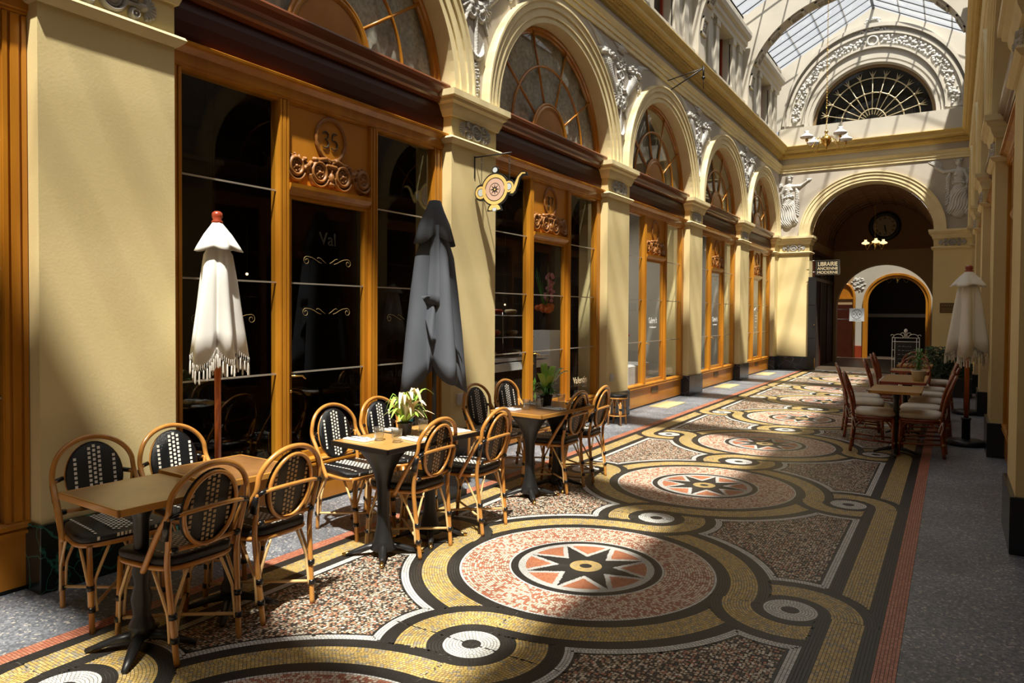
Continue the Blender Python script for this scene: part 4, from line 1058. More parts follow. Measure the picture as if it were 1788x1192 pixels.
mb.box(XC - 1.49, XC - 1.455, VY0 + .1, VY1 - .1, .0, 3.3); mb.use('mahog')
for y in (VY0 + .1, 22.7, 24.1, VY1 - .2): mb.box(XC - 1.47, XC - 1.43, y, y + .09, 0, 3.3)
mb.box(XC - 1.47, XC - 1.42, VY0 + .1, VY1 - .1, 2.5, 2.6); mb.box(XC - 1.47, XC - 1.40, VY0 + .1, VY1 - .1, 3.25, 3.35)
mb.build('passage_window', pas)
# clock
t = thing('wall_clock', 'large round clock with black rim and roman numerals high on the passage wall', 'clock', (-1.90, VY1 - .02, 4.36))
MB().use('signk').lathe([(.33, .0), (.33, -.06), (.37, -.09), (.45, -.07), (.47, 0)], n=40, axis='y').build('rim', t)
MB().use('clockf').lathe([(0, -.03), (.335, -.03)], n=40, axis='y').build('dial', t)
mb = MB().use('clockn')
for i in range(12):
    a = PI / 2 - i * PI / 6; cx_, cz_ = .265 * math.cos(a), .265 * math.sin(a); nb = [3, 1, 2, 3, 2, 1, 2, 3, 4, 2, 1, 2][i]
    for q in range(nb):
        o_ = (q - (nb - 1) / 2) * .024; tx, tz = -math.sin(a), math.cos(a)
        mb.tube([(cx_ + tx * o_ - .033 * math.cos(a), -.035, cz_ + tz * o_ - .033 * math.sin(a)), (cx_ + tx * o_ + .033 * math.cos(a), -.035, cz_ + tz * o_ + .033 * math.sin(a))], .007, 4)
mb.build('numerals', t)
mb = MB().use('clockn'); mb.tube([(-.01, -.045, .05), (.0, -.045, 0), (.06, -.045, -.25)], [.01, .02, .012], 5); mb.tube([(0, -.05, 0), (.02, -.05, -.17)], [.02, .018], 5); mb.build('hands', t)
# gallery beyond
g = MB(); GY = 28.2
g.use('white'); fa, fz, fh = 1.02, 1.95, 1.02; fc = -1.70
e = ell(fc, fa, fh, 30, fz); g.strip([(a, GY, z) for a, z in e], [(fc - 1.35 + 3.0 * i / 30, GY, 3.9) for i in range(31)])
g.box(fc - 1.35, fc - fa, GY, GY + .3, 0, fz); g.box(fc + fa, fc + 1.65, GY, GY + .3, 0, fz); g.add([(fc - fa, GY, fz), (fc - 1.35, GY, fz), (fc - 1.35, GY, 3.9)], [(0, 1, 2)]); g.add([(fc + fa, GY, fz), (fc + 1.65, GY, fz), (fc + 1.65, GY, 3.9)], [(0, 1, 2)])
g.use('corr'); g.box(fc - 2.3, fc - 1.35, GY, GY + .1, 0, 3.9); g.box(XC - 2.2, XC - 2.1, VY1 + .35, GY, 0, 5.2); g.box(XC + 2.1, XC + 2.2, VY1 + .35, GY, 0, 5.2)
g.box(XC - 2.2, XC + 2.2, GY - .1, GY + .1, 3.9, 5.2); g.box(XC - 2.3, XC + 2.3, VY1 + .02, VY1 + .5, 3.66, 4.3)
g.use('dark'); g.box(XC - 2, XC + 2.4, 31, 31.1, 0, 4.5); g.box(XC - 2, XC - 1.95, GY + .3, 31, 0, 4.5); g.box(XC + 2.3, XC + 2.35, GY + .3, 31, 0, 4.5); g.box(XC - 2, XC + 2.4, GY + .1, 31.1, 4.4, 4.5)
beyond = tag(g.build('wall_beyond'), kind='structure')
mb = MB().use('wood'); mb.loft([[(x, y, z) for x, z in ([(fc - w, 0.)] + ell(fc, w, h_, 30, fz) + [(fc + w, 0.)])] for y, w, h_ in ((GY - .0, fa + .03, fh + .03), (GY - .07, fa + .03, fh + .03), (GY - .07, fa - .04, fh - .04), (GY - .03, fa - .06, fh - .06), (GY - .03, fa - .13, fh - .13), (GY + .05, fa - .13, fh - .13))], smooth=False); mb.build('arch_casing', beyond)
mb = MB().use('wood'); mb.tube([(x, GY - .03, z) for x, z in [(-3.72, 0)] + ell(-3.38, .34, .5, 14, 2.15) + [(-3.04, 0)]], .05, 6); mb.use('panelw').prism([(x, z) for x, z in ell(-3.38, .33, .5, 14, 2.15)], GY - .01, GY - .005, 'y'); mb.use('mahog').box(-3.72, -3.04, GY - .02, GY - .01, 0, 1.9); mb.use('wood').box(-3.72, -3.04, GY - .05, GY - .01, 2.1, 2.17); mb.build('side_arch', beyond)
mb = MB().use('galwall'); mb.box(fc - 1.5, fc + 1.6, 30.2, 30.3, 1.45, 1.58); mb.build('shelf_band', beyond)
relief_obj('spandrel_relief', relief([('e', rnd.uniform(-.12, .12), rnd.uniform(-.18, .18), .04, .03, .05) for i in range(30)] + petals(0, 0, 9, .2, .016, 2), .012), beyond, 'relief', lambda p: (-2.92 + p[0] * 1.2, GY - .004 - p[2], 2.62 + p[1] * 1.2))
mb = MB().use('redwood').box(fc - 1.35, fc - fa, GY - .03, GY, 0, .42); mb.build('dado', beyond)
og = MB().use('dim_glass'); og.add([(XC - 2.2, VY1 + .3, 5.22), (XC + 2.2, VY1 + .3, 5.22), (XC + 2.2, GY + .1, 5.22), (XC - 2.2, GY + .1, 5.22)], [(0, 1, 2, 3)]); tag(og.build('dimming_pane'), kind='structure')  # unseen tinted glass sheet, added to dim the sun in the far room
# open gate leaf by the left end pier
t = thing('gate_leaf', 'tall dark panelled door leaf folded against the left end pier', 'door', (-3.385, YE - .075, 0))
mb = MB().use('iron').box(0, .20, -.02, .04, .02, 2.56)
for z0, z1 in ((.1, .8), (.9, 1.7), (1.8, 2.45)): mb.box(.03, .17, -.03, -.02, z0, z1)
mb.build('leaf', t); mb = MB().use('brass'); mb.sph((.17, -.05, 1.25), .014, 6); mb.tube([(.19, -.04, .05), (.19, -.04, .35)], .008, 5); mb.build('knob', t)
# signs
t = thing('hanging_sign', 'black sign reading LIBRAIRIE ANCIENNE MODERNE on the left end pier', 'sign', (-2.90, YE - .10, 2.81))
MB().use('signk').box(-.29, .29, -.015, .015, -.19, .19).build('board', t)
mb = MB().use('steel')
for z in (-.2, .19): mb.box(-.30, .30, -.02, .02, z, z + .012)
for x in (-.30, .29): mb.box(x, x + .012, -.02, .02, -.2, .2)
mb.tube([(-.49, 0, .195), (-.29, 0, .195)], .007, 5); mb.tube([(-.49, 0, -.15), (-.29, 0, -.10)], .007, 5); mb.build('frame', t)
text('LIBRAIRIE', .155, 'lettering', t, 'card', (0, -.017, .09), (R(90), 0, 0), sx=.76)
text('ANCIENNE', .105, 'lettering', t, 'card', (0, -.017, -.03), (R(90), 0, 0), sx=.98)
text('MODERNE', .105, 'lettering', t, 'card', (0, -.017, -.135), (R(90), 0, 0), sx=1.05)
t = thing('square_sign', 'pale grey square sign with NXB in a circle beyond the passage arch', 'sign', (-2.86, 27.35, 1.535))
MB().use('signg').box(-.215, .215, -.01, .01, -.21, .21).build('board', t)
mb = MB().use('signk'); mb.tube([(.15 * math.cos(2 * PI * i / 28), -.012, .02 + .15 * math.sin(2 * PI * i / 28)) for i in range(28)], .004, 4, closed=True)
mb.tube([(-.08, -.012, .15), (.08, -.012, -.11)], .004, 4); mb.tube([(.08, -.012, .15), (-.08, -.012, -.11)], .004, 4); mb.tube([(-.13, -.012, -.17), (.13, -.012, -.17)], .003, 4); mb.build('emblem', t)
text('N', .075, 'lettering', t, 'signk', (-.09, -.012, .02), (R(90), 0, 0)); text('B', .075, 'lettering', t, 'signk', (.09, -.012, .02), (R(90), 0, 0))
mb = MB().use('iron'); mb.tube([(-1.19, .012, .17), (-.1, .012, .17)], .01, 5); mb.tube([(-1.19, .012, -.15), (-.1, .012, -.15)], .01, 5); mb.box(-1.195, -1.18, -.03, .04, -.2, .22); mb.build('bracket_arm', t); t.scale = (1.09, 1, 1.07)
t = thing('wall_plaque', 'brown engraved plaque on the right end pier', 'plaque', (-.135, YE, 1.725))
MB().use('plate').box(-.16, .16, -.012, 0, -.125, .125).build('sheet', t)
mb = MB().use('gilt')
for i in range(5): mb.box(-.11 + i * .05, -.09 + i * .05, -.014, -.012, .05, .08)
for i in range(3): mb.box(-.12, .12, -.014, -.012, -.02 - i * .035, -.012 - i * .035)
mb.build('engraving', t)
# menu board
t = thing('menu_board', 'white wrought iron menu board with scrolled top and black slate', 'menu board', (-.84, 17.0, 0))
mb = MB().use('letw')
for x in (-.25, -.20, .20, .25): mb.tube([(x, 0, 0), (x, 0, 1.06)], .008, 5)
for z in (.25, .98, 1.06): mb.tube([(-.25, 0, z), (.25, 0, z)], .008, 5)
for z in (.4, .6, .8): mb.tube([(-.25, 0, z), (-.2, 0, z)], .006, 4); mb.tube([(.25, 0, z), (.2, 0, z)], .006, 4)
for sg in (-1, 1):
    mb.tube([(sg * (.14 + .09 * math.cos(a)), 0, 1.07 + .07 * math.sin(a)) for a in [i * PI / 10 for i in range(11)]], .007, 5)
    mb.tube([(sg * (.06 + .04 * math.cos(a)), 0, 1.12 + .05 * math.sin(a)) for a in [i * PI / 6 for i in range(9)]], .007, 5)
    mb.tube([(sg * (.25 + .03 * math.cos(a)), 0, 1.10 + .03 * math.sin(a)) for a in [i * PI / 5 for i in range(9)]], .006, 5)
    for b_ in (0,): mb.tube([(sg * .22, 0, .3), (sg * .24, .30, 0)], .008, 5)
mb.sph((0, 0, 1.21), .035, 6, (1, .6, 1.3)); mb.tube([(0, 0, 1.06), (0, 0, 1.2)], .01, 5); mb.build('iron_frame', t)
mb = MB().use('signk').box(-.19, .19, -.008, .008, .26, .97); mb.build('slate', t)
mb = MB().use('signw')
for i in range(7):
    z = .88 - i * .085; x = -.14
    while x < .12: w = rnd.uniform(.02, .05); mb.tube([(x, -.01, z), (x + w * .5, -.01, z + rnd.uniform(-.012, .012)), (x + w, -.01, z)], .0035, 4); x += w + rnd.uniform(.01, .03)
mb.build('chalk_writing', t)
# hedge planter
t = thing('hedge_planter', 'dark green hedge planter behind the red cane chairs', 'planter', (-.02, 15.9, 0))
MB().use('iron').box(-.42, .34, -.25, .25, 0, .35).build('trough', t)
mb = MB().use('hedge'); hr = np.random.default_rng(3)
for i in range(2600):
    p = Vector((hr.uniform(-.42, .34), hr.uniform(-.25, .25), hr.uniform(.33, .93))); a, b_ = hr.uniform(0, 6.3), hr.uniform(-1, 1)
    d1 = Vector((math.cos(a), math.sin(a), b_)).normalized() * .03; d2 = d1.orthogonal().normalized() * .015
    mb.add([p - d1, p + d2, p + d1, p - d2], [(0, 1, 2, 3)])
tag(mb.build('foliage', t), kind='stuff')

# ------------------------------------------------------------------ chandeliers
def chandelier(name, label, loc, chain, arm, shade, n=4, rot=.3):
    t = thing(name, label, 'chandelier', loc, rot)
    MB().use('brass').lathe([(0, -.15), (.012, -.15), (.02, -.12), (.012, -.10), (.03, -.085), (.055, -.06), (.078, -.02), (.085, .01), (.088, .02), (.08, .05), (.05, .085), (.022, .10), (.018, .13), (.034, .15), (.03, .165), (.012, .18), (.01, .21), (0, .21)], n=24).build('body', t)
    mb = MB().use('brass'); z = .21; i = 0
    step = .03 if chain < 2 else .045
    while z < chain:
        mb.tube([((.009 * math.cos(a)) if i % 2 else 0, 0 if i % 2 else .009 * math.cos(a), z + step * .5 + step * .6 * math.sin(a)) for a in [q * PI / 3 for q in range(6)]], .003, 4, closed=True); z += step; i += 1
    mb.build('chain', t)
    for k in range(n):
        a = 2 * PI * k / n; c_, s_ = math.cos(a), math.sin(a)
        mb = MB().use('brass')
        pth = [(.08, .0), (.13, .04), (.19, .03), (.235, -.05), (.27, -.11), (.31, -.135), (.35, -.11), (.38, -.06), (.39, -.03)]
        mb.tube([(r_ * c_ * arm / .39, r_ * s_ * arm / .39, z_) for r_, z_ in pth], .006, 6)
        mb.tube([((.13 + .035 * math.cos(q)) * c_, (.13 + .035 * math.cos(q)) * s_, .02 + .04 * math.sin(q)) for q in [i * .6 for i in range(9)]], .004, 4)
        mb.lathe([(0, -.03), (.02, -.03), (.025, -.005), (.014, .02), (0, .02)], (arm * c_, arm * s_, 0), 12); am = mb.build('arm', t)
        mb = MB().use(shade).lathe([(.014, .02), (.03, .012), (.095, .028), (.108, .045), (.104, .062), (.07, .082), (.036, .105), (.030, .125), (.042, .145), (.036, .145), (.026, .125), (.031, .103), (.064, .078), (.096, .060), (.098, .045)], (arm * c_, arm * s_, 0), 24); mb.build('lamp_shade', am)
    return t
chandelier('chandelier', 'brass chandelier with white opal shades hanging on a long chain under the skylight', (-1.90, 13.2, 4.52), 3.98, .37, 'opal', 4, .75)
chandelier('chandelier', 'small lit chandelier hanging in front of the passage clock', (-1.98, 23.2, 3.60), 1.40, .27, 'opalw', 3, 2.8)
chandelier('chandelier', 'chandelier with opal shades seen through the far wooden arch', (-1.75, 29.4, 2.85), 1.55, .35, 'opal', 4, .2)

for k, e_, zz in ((4, 42, 3.3), (5, 42, 3.3), (6, 42, 3.3), (3, 7, 2.6)):
    la = bpy.data.lights.new('ceiling_lamp', 'AREA'); la.shape = 'DISK'; la.size = .5; la.energy = e_; la.color = (1, .93, .82)
    lo_ = bpy.data.objects.new('ceiling_lamp', la); COL.objects.link(lo_); lo_.location = (XL - 1.4, CB[k], zz)
    mb = MB().use('galwhite').lathe([(0, .0), (.26, .0), (.27, .03), (.0, .05)], n=24); mb.use('iron').tube([(0, 0, .04), (0, 0, (5.4 if k > 3 else 3.62) - zz - .02)], .006, 5)
    o = mb.build('ceiling_lamp'); o.location = (XL - 1.4, CB[k], zz + .012); tag(o, ['', '', '', 'round ceiling lamp inside number 37', 'round ceiling lamp inside the first gallery room', 'round ceiling lamp inside the second gallery room', 'round ceiling lamp inside the last shop'][k], 'lamp')

# ------------------------------------------------------------------ bistro chairs (black woven)
def bez(P, n=6):
    P = [Vector(p) for p in P]; Q = []
    for i in range(len(P) - 1):
        p0 = P[max(i - 1, 0)]; p1 = P[i]; p2 = P[i + 1]; p3 = P[min(i + 2, len(P) - 1)]
        for k in range(n):
            t = k / n; Q.append(.5 * ((2 * p1) + (p2 - p0) * t + (2 * p0 - 5 * p1 + 4 * p2 - p3) * t * t + (-p0 + 3 * p1 - 3 * p2 + p3) * t ** 3))
    Q.append(P[-1]); return Q
def backpt(y, z, off=0.):
    """point of the reclined, slightly curved back surface"""
    s_ = (z - .45); return Vector((-.185 - .20 * s_ + .25 * y * y + off * .98, y, z + off * .2))
def bistro():
    r = thing('bistro_chair', 'bistro chair', 'chair')
    # woven seat pad
    rows = []
    for (k, z) in ((.0, .425), (.98, .425), (1.0, .435), (1.0, .452), (.975, .462), (.90, .466), (0, .466)):
        row = []
        for i in range(36):
            a = 2 * PI * i / 36; c_, s_ = math.cos(a), math.sin(a); q = 1 / (abs(c_) ** 4.5 + abs(s_) ** 4.5) ** (1 / 4.5)
            x = .195 * q * c_; y = .200 * q * s_ * (1 + .12 * x / .2); row.append((.0 + x * k, y * k, z - (.012 if z > .46 else 0) * (x > .1) * (x - .1) * 8))
        rows.append(row)
    mb = MB().use('weave').loft(rows, closed=True)
    mb.use('dot')
    def sq(P0, u, v): mb.add([P0 - u - v, P0 + u - v, P0 + u + v, P0 - u + v], [(0, 1, 2, 3)])
    for j, y in enumerate((-.135, -.045, -.027, -.009, .009, .027, .045, .135)):
        for i in range(11):
            x = -.165 + i * .032 + (.016 if (j % 2) else 0)
            if x > .17: continue
            drop = .012 * (x - .1) * 8 * .0 if x < .1 else .012 * (x - .1) * 8
            sq(Vector((x, y, .4675 - drop)), Vector((.0095, 0, 0)), Vector((0, .0062, 0)))
        z = .445; sq(Vector((.1965, y, z)), Vector((.0008, 0, .009)), Vector((0, .006, 0)))
    mb.build('seat', r)
    # cane ring under the seat
    ring = []
    for i in range(36):
        a = 2 * PI * i / 36; c_, s_ = math.cos(a), math.sin(a); q = 1 / (abs(c_) ** 4 + abs(s_) ** 4) ** .25; ring.append((.19 * q * c_, .196 * q * s_ * (1 + .12 * c_), .413))
    MB().use('rattan').tube(ring, .0125, 7, closed=True).build('seat_frame', r)
    # oval back pad
    cz, ra, rz_ = .665, .142, .178; rows = []
    for (k, off) in ((.0, .012), (.5, .012), (.9, .010), (1.0, .0), (.96, -.010), (.5, -.011), (0, -.011)):
        rows.append([backpt(ra * k * math.cos(2 * PI * i / 32), cz + rz_ * k * math.sin(2 * PI * i / 32), off) for i in range(32)])
    mb = MB().use('weave').loft(rows, closed=True)
    for front in (1, -1):
        mb.use('dot' if front == 1 else 'dotb')
        for j, y in enumerate((-.095, -.024, 0, .024, .095)):
            for i in range(15):
                z = cz - .165 + i * .0235 + (.012 if j == 2 else 0)
                if (y / (ra - .006)) ** 2 + ((z - cz) / (rz_ - .010)) ** 2 > .93: continue
                p = backpt(y, z, .0135 if front == 1 else -.0125); u = Vector((0, .0072, 0)); v = Vector((-.2, 0, 1)).normalized() * .0075
                mb.add([p - u - v, p + u - v, p + u + v, p - u + v], [(0, 1, 2, 3)])
    mb.build('backrest', r)
    mb = MB().use('rattan').tube([backpt((ra - .012) * math.cos(2 * PI * i / 36), cz + (rz_ - .012) * math.sin(2 * PI * i / 36), -.018) for i in range(36)], .0105, 7, closed=True); mb.build('back_ring', r)
    # hoop
    pts = [(-.055, -.208, .395), (-.10, -.208, .47), (-.17, -.205, .585), (-.225, -.20, .66)]
    arch = [backpt(.196 * math.cos(PI + PI * i / 14), .70 + .168 * math.sin(PI * i / 14), -.004) for i in range(1, 14)]
    arch = [Vector((-.236, -.197, .70))] + arch + [Vector((-.236, .197, .70))]
    hoop = bez([Vector(p) for p in pts] + arch + [Vector((p[0], -p[1], p[2])) for p in reversed(pts)], 3)
    MB().use('rattan').tube(hoop, .0135, 8).build('back_frame', r)
    # bars behind the back
    mb = MB().use('rattan'); mb.tube(bez([(-.232, -.195, .655), (-.262, -.12, .672), (-.275, 0, .678), (-.262, .12, .672), (-.232, .195, .655)]), .0105, 7); mb.build('back_rail', r)
    mb = MB().use('rattan'); mb.tube([(-.205, -.178, .505), (-.212, 0, .498), (-.205, .178, .505)], .0105, 7); mb.build('lower_rail', r)
    for sy in (-1, 1):
        MB().use('rattan').tube(bez([(-.225, sy * .157, 0), (-.205, sy * .166, .20), (-.185, sy * .175, .42), (-.205, sy * .182, .54), (-.232, sy * .196, .66)]), [.0135] * 25, 8).build('leg', r)
        MB().use('rattan').tube([(.215, sy * .172, 0), (.185, sy * .172, .41)], .0135, 8).build('leg', r)
    for sy in (-1, 1):
        y = sy * .178
        for (xa, xb, dx) in ((-.205, -.09, 1), (.200, .09, -1)):      # side braces
            MB().use('rattanp').tube(bez([(xb, y * 1.02, .400), (xa + dx * .030, y, .255), (xa + dx * .014, y * .99, .21), (xa + dx * .010 - dx * .004, y * .98, .10)], 4), .0075, 6).build('brace', r)
    for (x0, x1) in ((-.192, -.212), (.190, .205)):
        for sy in (-1, 1): MB().use('rattanp').tube(bez([(x0, sy * .085, .402), (x0, sy * .140, .27), (x0 - .0, sy * .150, .22), (x1, sy * .147, .10)], 4), .0075, 6).build('brace', r)
    for sy in (-1, 1): MB().use('rattanp').tube([(-.215, sy * .160, .115), (0, 0, .122 + sy * .004), (.208, -sy * .170, .115)], .0085, 6).build('stretcher', r)
    LB = lambda *a, **k: MB().use('lash').tube(*a, **k).build('lashing', r)
    for sy in (-1, 1):
        for x, yy, z in ((-.208, .165, .215), (.198, .172, .215), (-.217, .162, .112), (.207, .172, .112)): LB([(x, sy * yy, z - .012), (x - .002 * (x > 0), sy * yy, z + .012)], .0185, 8)
        LB([(-.200, sy * .194, .56), (-.226, sy * .200, .648)], [.019, .017], 8, flat=(1.15, .8)); LB([(-.240, sy * .198, .655), (-.248, sy * .145, .67)], .0125, 8)
        LB([(-.207, sy * .172, .503), (-.210, sy * .145, .502)], .015, 8)
    return r
bc = bistro(); used = [False]
def put_chair(x, y, rz, label, group):
    o = bc if not used[0] else dup(bc); used[0] = True
    place(o, (x, y, 0), R(rz), label, group); return o
G1, G2, G3 = 'woven bistro chairs at the near table', 'woven bistro chairs at the middle table', 'woven bistro chairs at the third table'
put_chair(-3.66, 1.99, -8, 'black woven bistro chair nearest the left edge, back to the ochre pier', G1)
put_chair(-3.655, 2.46, -4, 'black woven bistro chair behind the raised end of the worn table', G1)
put_chair(-3.07, 1.98, 180, 'nearest woven bistro chair, its cane back turned to the camera', G1)
put_chair(-3.09, 2.45, 180, 'woven bistro chair on the mosaic right of the nearest one, at the worn table', G1)
put_chair(-3.58, 3.66, -5, 'woven bistro chair left of the potted plant table, facing the mosaic', G2)
put_chair(-3.60, 4.17, -3, 'woven bistro chair by the shop window half hidden behind the cream leaved plant', G2)
put_chair(-3.03, 3.59, 180, 'woven bistro chair in front of the light table with the glasses', G2)
put_chair(-2.97, 4.18, 182, 'woven bistro chair at the right end of the light table', G2)
put_chair(-3.56, 5.46, -4, 'woven bistro chair against the pier left of the third table', G3)
put_chair(-3.56, 5.99, -4, 'woven bistro chair below the cream poster at the third table', G3)
put_chair(-2.99, 5.50, 180, 'woven bistro chair in front of the third table, back to the mosaic', G3)
put_chair(-3.00, 6.00, 184, 'farthest woven bistro chair, at the right end of the third table', G3)
# stool
t = thing('rattan_stool', 'round rattan stool with black woven top beside the marble plinth', 'stool', (-3.94, 9.10, 0))
MB().use('weave').lathe([(0, .385), (.135, .385), (.145, .40), (.14, .425), (.12, .432), (0, .434)], n=28).build('seat', t)
MB().use('rattan').tube([(.135 * math.cos(2 * PI * i / 28), .135 * math.sin(2 * PI * i / 28), .372) for i in range(28)], .011, 6, closed=True).build('seat_frame', t)
for i in range(4):
    a = PI / 4 + i * PI / 2; MB().use('rattan').tube([(.105 * math.cos(a), .105 * math.sin(a), .38), (.135 * math.cos(a), .135 * math.sin(a), 0)], .0135, 8).build('leg', t)
mb = MB().use('rattanp')
for i in range(4):
    a = PI / 4 + i * PI / 2
    for s_ in (-1, 1): mb.tube(bez([(.10 * math.cos(a + s_ * .55), .10 * math.sin(a + s_ * .55), .37), (.108 * math.cos(a + s_ * .16), .108 * math.sin(a + s_ * .16), .27), (.118 * math.cos(a + s_ * .13), .118 * math.sin(a + s_ * .13), .14)], 4), .007, 5)
mb.build('brace', t)
mb = MB().use('rattan').tube([(.122 * math.cos(2 * PI * i / 20), .122 * math.sin(2 * PI * i / 20), .13) for i in range(20)], .009, 6, closed=True); mb.build('stretcher', t)
mb = MB().use('lash')
for i in range(4): a = PI / 4 + i * PI / 2; mb.tube([(.118 * math.cos(a), .118 * math.sin(a), .21), (.12 * math.cos(a), .12 * math.sin(a), .235)], .019, 8)
mb.build('lashing', t)

# ------------------------------------------------------------------ tables
def table(name, label, loc, rz, sx, sy, top, edge, style, group):
    t = thing(name, label, 'table', loc, R(rz), group)
    mb = MB().use(top).box(-sx / 2 + .012, sx / 2 - .012, -sy / 2 + .012, sy / 2 - .012, .708, .730)
    mb.build('tabletop', t, bevel=.002)
    mb = MB().use(edge)
    for a in (-1, 1):
        mb.box(a * sx / 2 - a * .014, a * sx / 2, -sy / 2, sy / 2, .700, .7305); mb.box(-sx / 2, sx / 2, a * sy / 2 - a * .014, a * sy / 2, .700, .7305)
    mb.build('edge_band', t, bevel=.003)
    if style == 'turned':
        MB().use('iron').lathe([(0, .06), (.05, .06), (.055, .12), (.035, .16), (.045, .24), (.03, .30), (.04, .36), (.03, .42), (.035, .60), (.06, .66), (.10, .70), (0, .70)], n=16).build('column', t)
    elif style == 'trumpet':
        MB().use('iron').lathe([(0, .03), (.06, .03), (.085, .045), (.062, .10), (.042, .20), (.037, .34), (.045, .46), (.070, .55), (.11, .62), (.15, .67), (.178, .695), (.178, .70), (0, .70)], n=28).build('column', t)
    else:
        MB().use('iron').lathe([(0, .02), (.035, .03), (.032, .2), (.028, .6), (.05, .69), (.09, .70), (0, .70)], n=14).build('column', t)
    for k in range(4):
        a = k * PI / 2 + (PI / 4 if style != 'plain' else 0); c_, s_ = math.cos(a), math.sin(a); L = .235 if style != 'plain' else .22
        MB().use('iron').tube([(.02 * c_, .02 * s_, .07), (.10 * c_, .10 * s_, .055), (.17 * c_, .17 * s_, .032), (L * c_, L * s_, .012)], [.028, .024, .02, .012], 8, flat=(.8, 1.1)).build('leg', t)
        if style == 'trumpet': MB().use('brass').tube([((L - .03) * c_, (L - .03) * s_, .021), ((L + .02) * c_, (L + .02) * s_, .010)], [.015, .010], 8).build('foot_cap', t)
    return t
GT = 'square bistro tables'
table('bistro_table', 'worn dark topped table nearest the camera with a scuffed brown top', (-3.125, 1.83, 0), -2, .52, .47, 'tabled', 'tablee', 'turned', GT)
table('bistro_table', 'brown table pushed against the far end of the worn scuffed table', (-3.14, 2.315, .012), -2, .52, .48, 'tabled', 'tablee', 'turned', GT)
table('bistro_table', 'light wood table on black trumpet pedestal holding the near glasses', (-3.06, 3.375, 0), -5, .53, .43, 'tablew', 'tablee2', 'trumpet', GT)
table('bistro_table', 'light wood table on trumpet pedestal at the far end behind the plant', (-3.03, 3.81, 0), -5, .53, .43, 'tablew', 'tablee2', 'trumpet', GT)
table('bistro_table', 'darker wood table in front at the third group, with two glasses', (-3.00, 5.11, 0), -5, .53, .42, 'tabled', 'tablee', 'trumpet', GT)
table('bistro_table', 'darker wood table at the far end of the third group', (-2.97, 5.54, 0), -5, .53, .42, 'tabled', 'tablee', 'trumpet', GT)
GR = 'wooden tables between the red cane chairs'
table('wooden_table', 'nearest wooden table between the red cane chairs', (-.52, 8.92, 0), 0, .50, .74, 'tablew', 'tablee', 'plain', GR)
table('wooden_table', 'wooden table carrying the white potted plant', (-.51, 10.42, 0), 0, .50, 1.24, 'tablew', 'redwood', 'plain', GR)
table('wooden_table', 'wooden table just behind the white potted plant', (-.53, 12.05, 0), 0, .50, .60, 'tablew', 'redwood', 'plain', GR)
table('wooden_table', 'farthest wooden table in front of the hedge planter', (-.52, 13.35, 0), 0, .50, .60, 'tablew', 'tablee', 'plain', GR)

# ------------------------------------------------------------------ things on the tables
TZ = .731
def tumbler():
    mb = MB().use('tumbler'); n = 12
    mb.lathe([(0, 0), (.026, 0), (.030, .01), (.031, .035), (.036, .085), (.0345, .085), (.029, .037), (.027, .014), (0, .012)], n=n)
    return mb.build('tumbler')
t0 = tumbler(); first = True
for x, y, lb in ((-3.085, 3.36, 'facetted glass tumbler left of the pot on the light table'), (-2.945, 3.37, 'facetted glass tumbler nearest the front edge of the light table'), (-3.06, 3.77, 'facetted glass tumbler behind the cream leaved plant, on the far light table'),
                 (-3.04, 5.12, 'glass tumbler at the left on the third table'), (-2.99, 5.25, 'glass tumbler beside the black pot on the third table'), (-2.975, 5.62, 'glass tumbler right of the tall green plant on the third table')):
    o = t0 if first else dup(t0); first = False; place(o, (x, y, TZ)); tag(o, lb, 'glass', 'glass tumblers on the tables')
def napkin():
    t = thing('napkin', 'napkin', 'napkin'); mb = MB().use('napkin')
    mb.box(-.055, .055, -.10, .10, 0, .006); mb.box(-.055, .050, -.10, .097, .006, .010); mb.build('cloth', t, bevel=.002)
    mb = MB().use('steel'); mb.tube([(-.02, -.09, .013), (-.02, .03, .013), (-.02, .08, .012)], [.004, .003, .008], 6, flat=(1, .5)); mb.build('knife', t)
    mb = MB().use('steel'); mb.tube([(.02, -.09, .013), (.02, .03, .013), (.02, .06, .012), (.02, .09, .012)], [.004, .003, .010, .008], 6, flat=(1, .4)); mb.build('fork', t)
    return t
n0 = napkin(); first = True
for x, y, rz, lb in ((-3.20, 3.31, 88, 'folded napkin with cutlery at the left corner of the light table'), (-2.92, 3.51, 80, 'folded napkin with cutlery right of the near tumbler'), (-2.90, 3.93, 75, 'folded napkin with cutlery at the far right end of the light table'), (-3.24, 3.70, 85, 'folded napkin behind the tumbler at the wall side of the light table'),
                     (-3.17, 5.04, 88, 'folded napkin with cutlery at the left corner of the third table'), (-2.86, 5.27, 80, 'folded napkin with cutlery before the black pot on the third table'), (-2.84, 5.68, 78, 'folded napkin at the right end of the third table'), (-3.14, 5.45, 85, 'folded napkin behind the black pot on the third table')):
    o = n0 if first else dup(n0); first = False; place(o, (x, y, TZ), R(rz)); tag(o, lb, 'napkin', 'folded napkins on the tables')
def blade(mb, base, az, L, w, rise, droop, mn, n=7):
    c_, s_ = math.cos(az), math.sin(az); side = Vector((-s_, c_, 0)); A = []; B = []; Cc = []
    for i in range(n + 1):
        t = i / n; r_ = L * t * (.55 + .45 * (1 - droop * t * .3)); z = rise * math.sin(min(1., t * (1 + droop * .5)) * PI * .5) - droop * rise * .75 * max(0, t - .45) ** 1.5 * 1.6
        p = Vector(base) + Vector((c_ * r_, s_ * r_, z)); ww = w * math.sin(PI * min(.999, t * .93 + .05)) ** .8
        A.append(p + side * ww); B.append(p - side * ww); Cc.append(p - Vector((0, 0, ww * .35)))
    mb.use(mn); mb.loft([A, Cc, B], True)
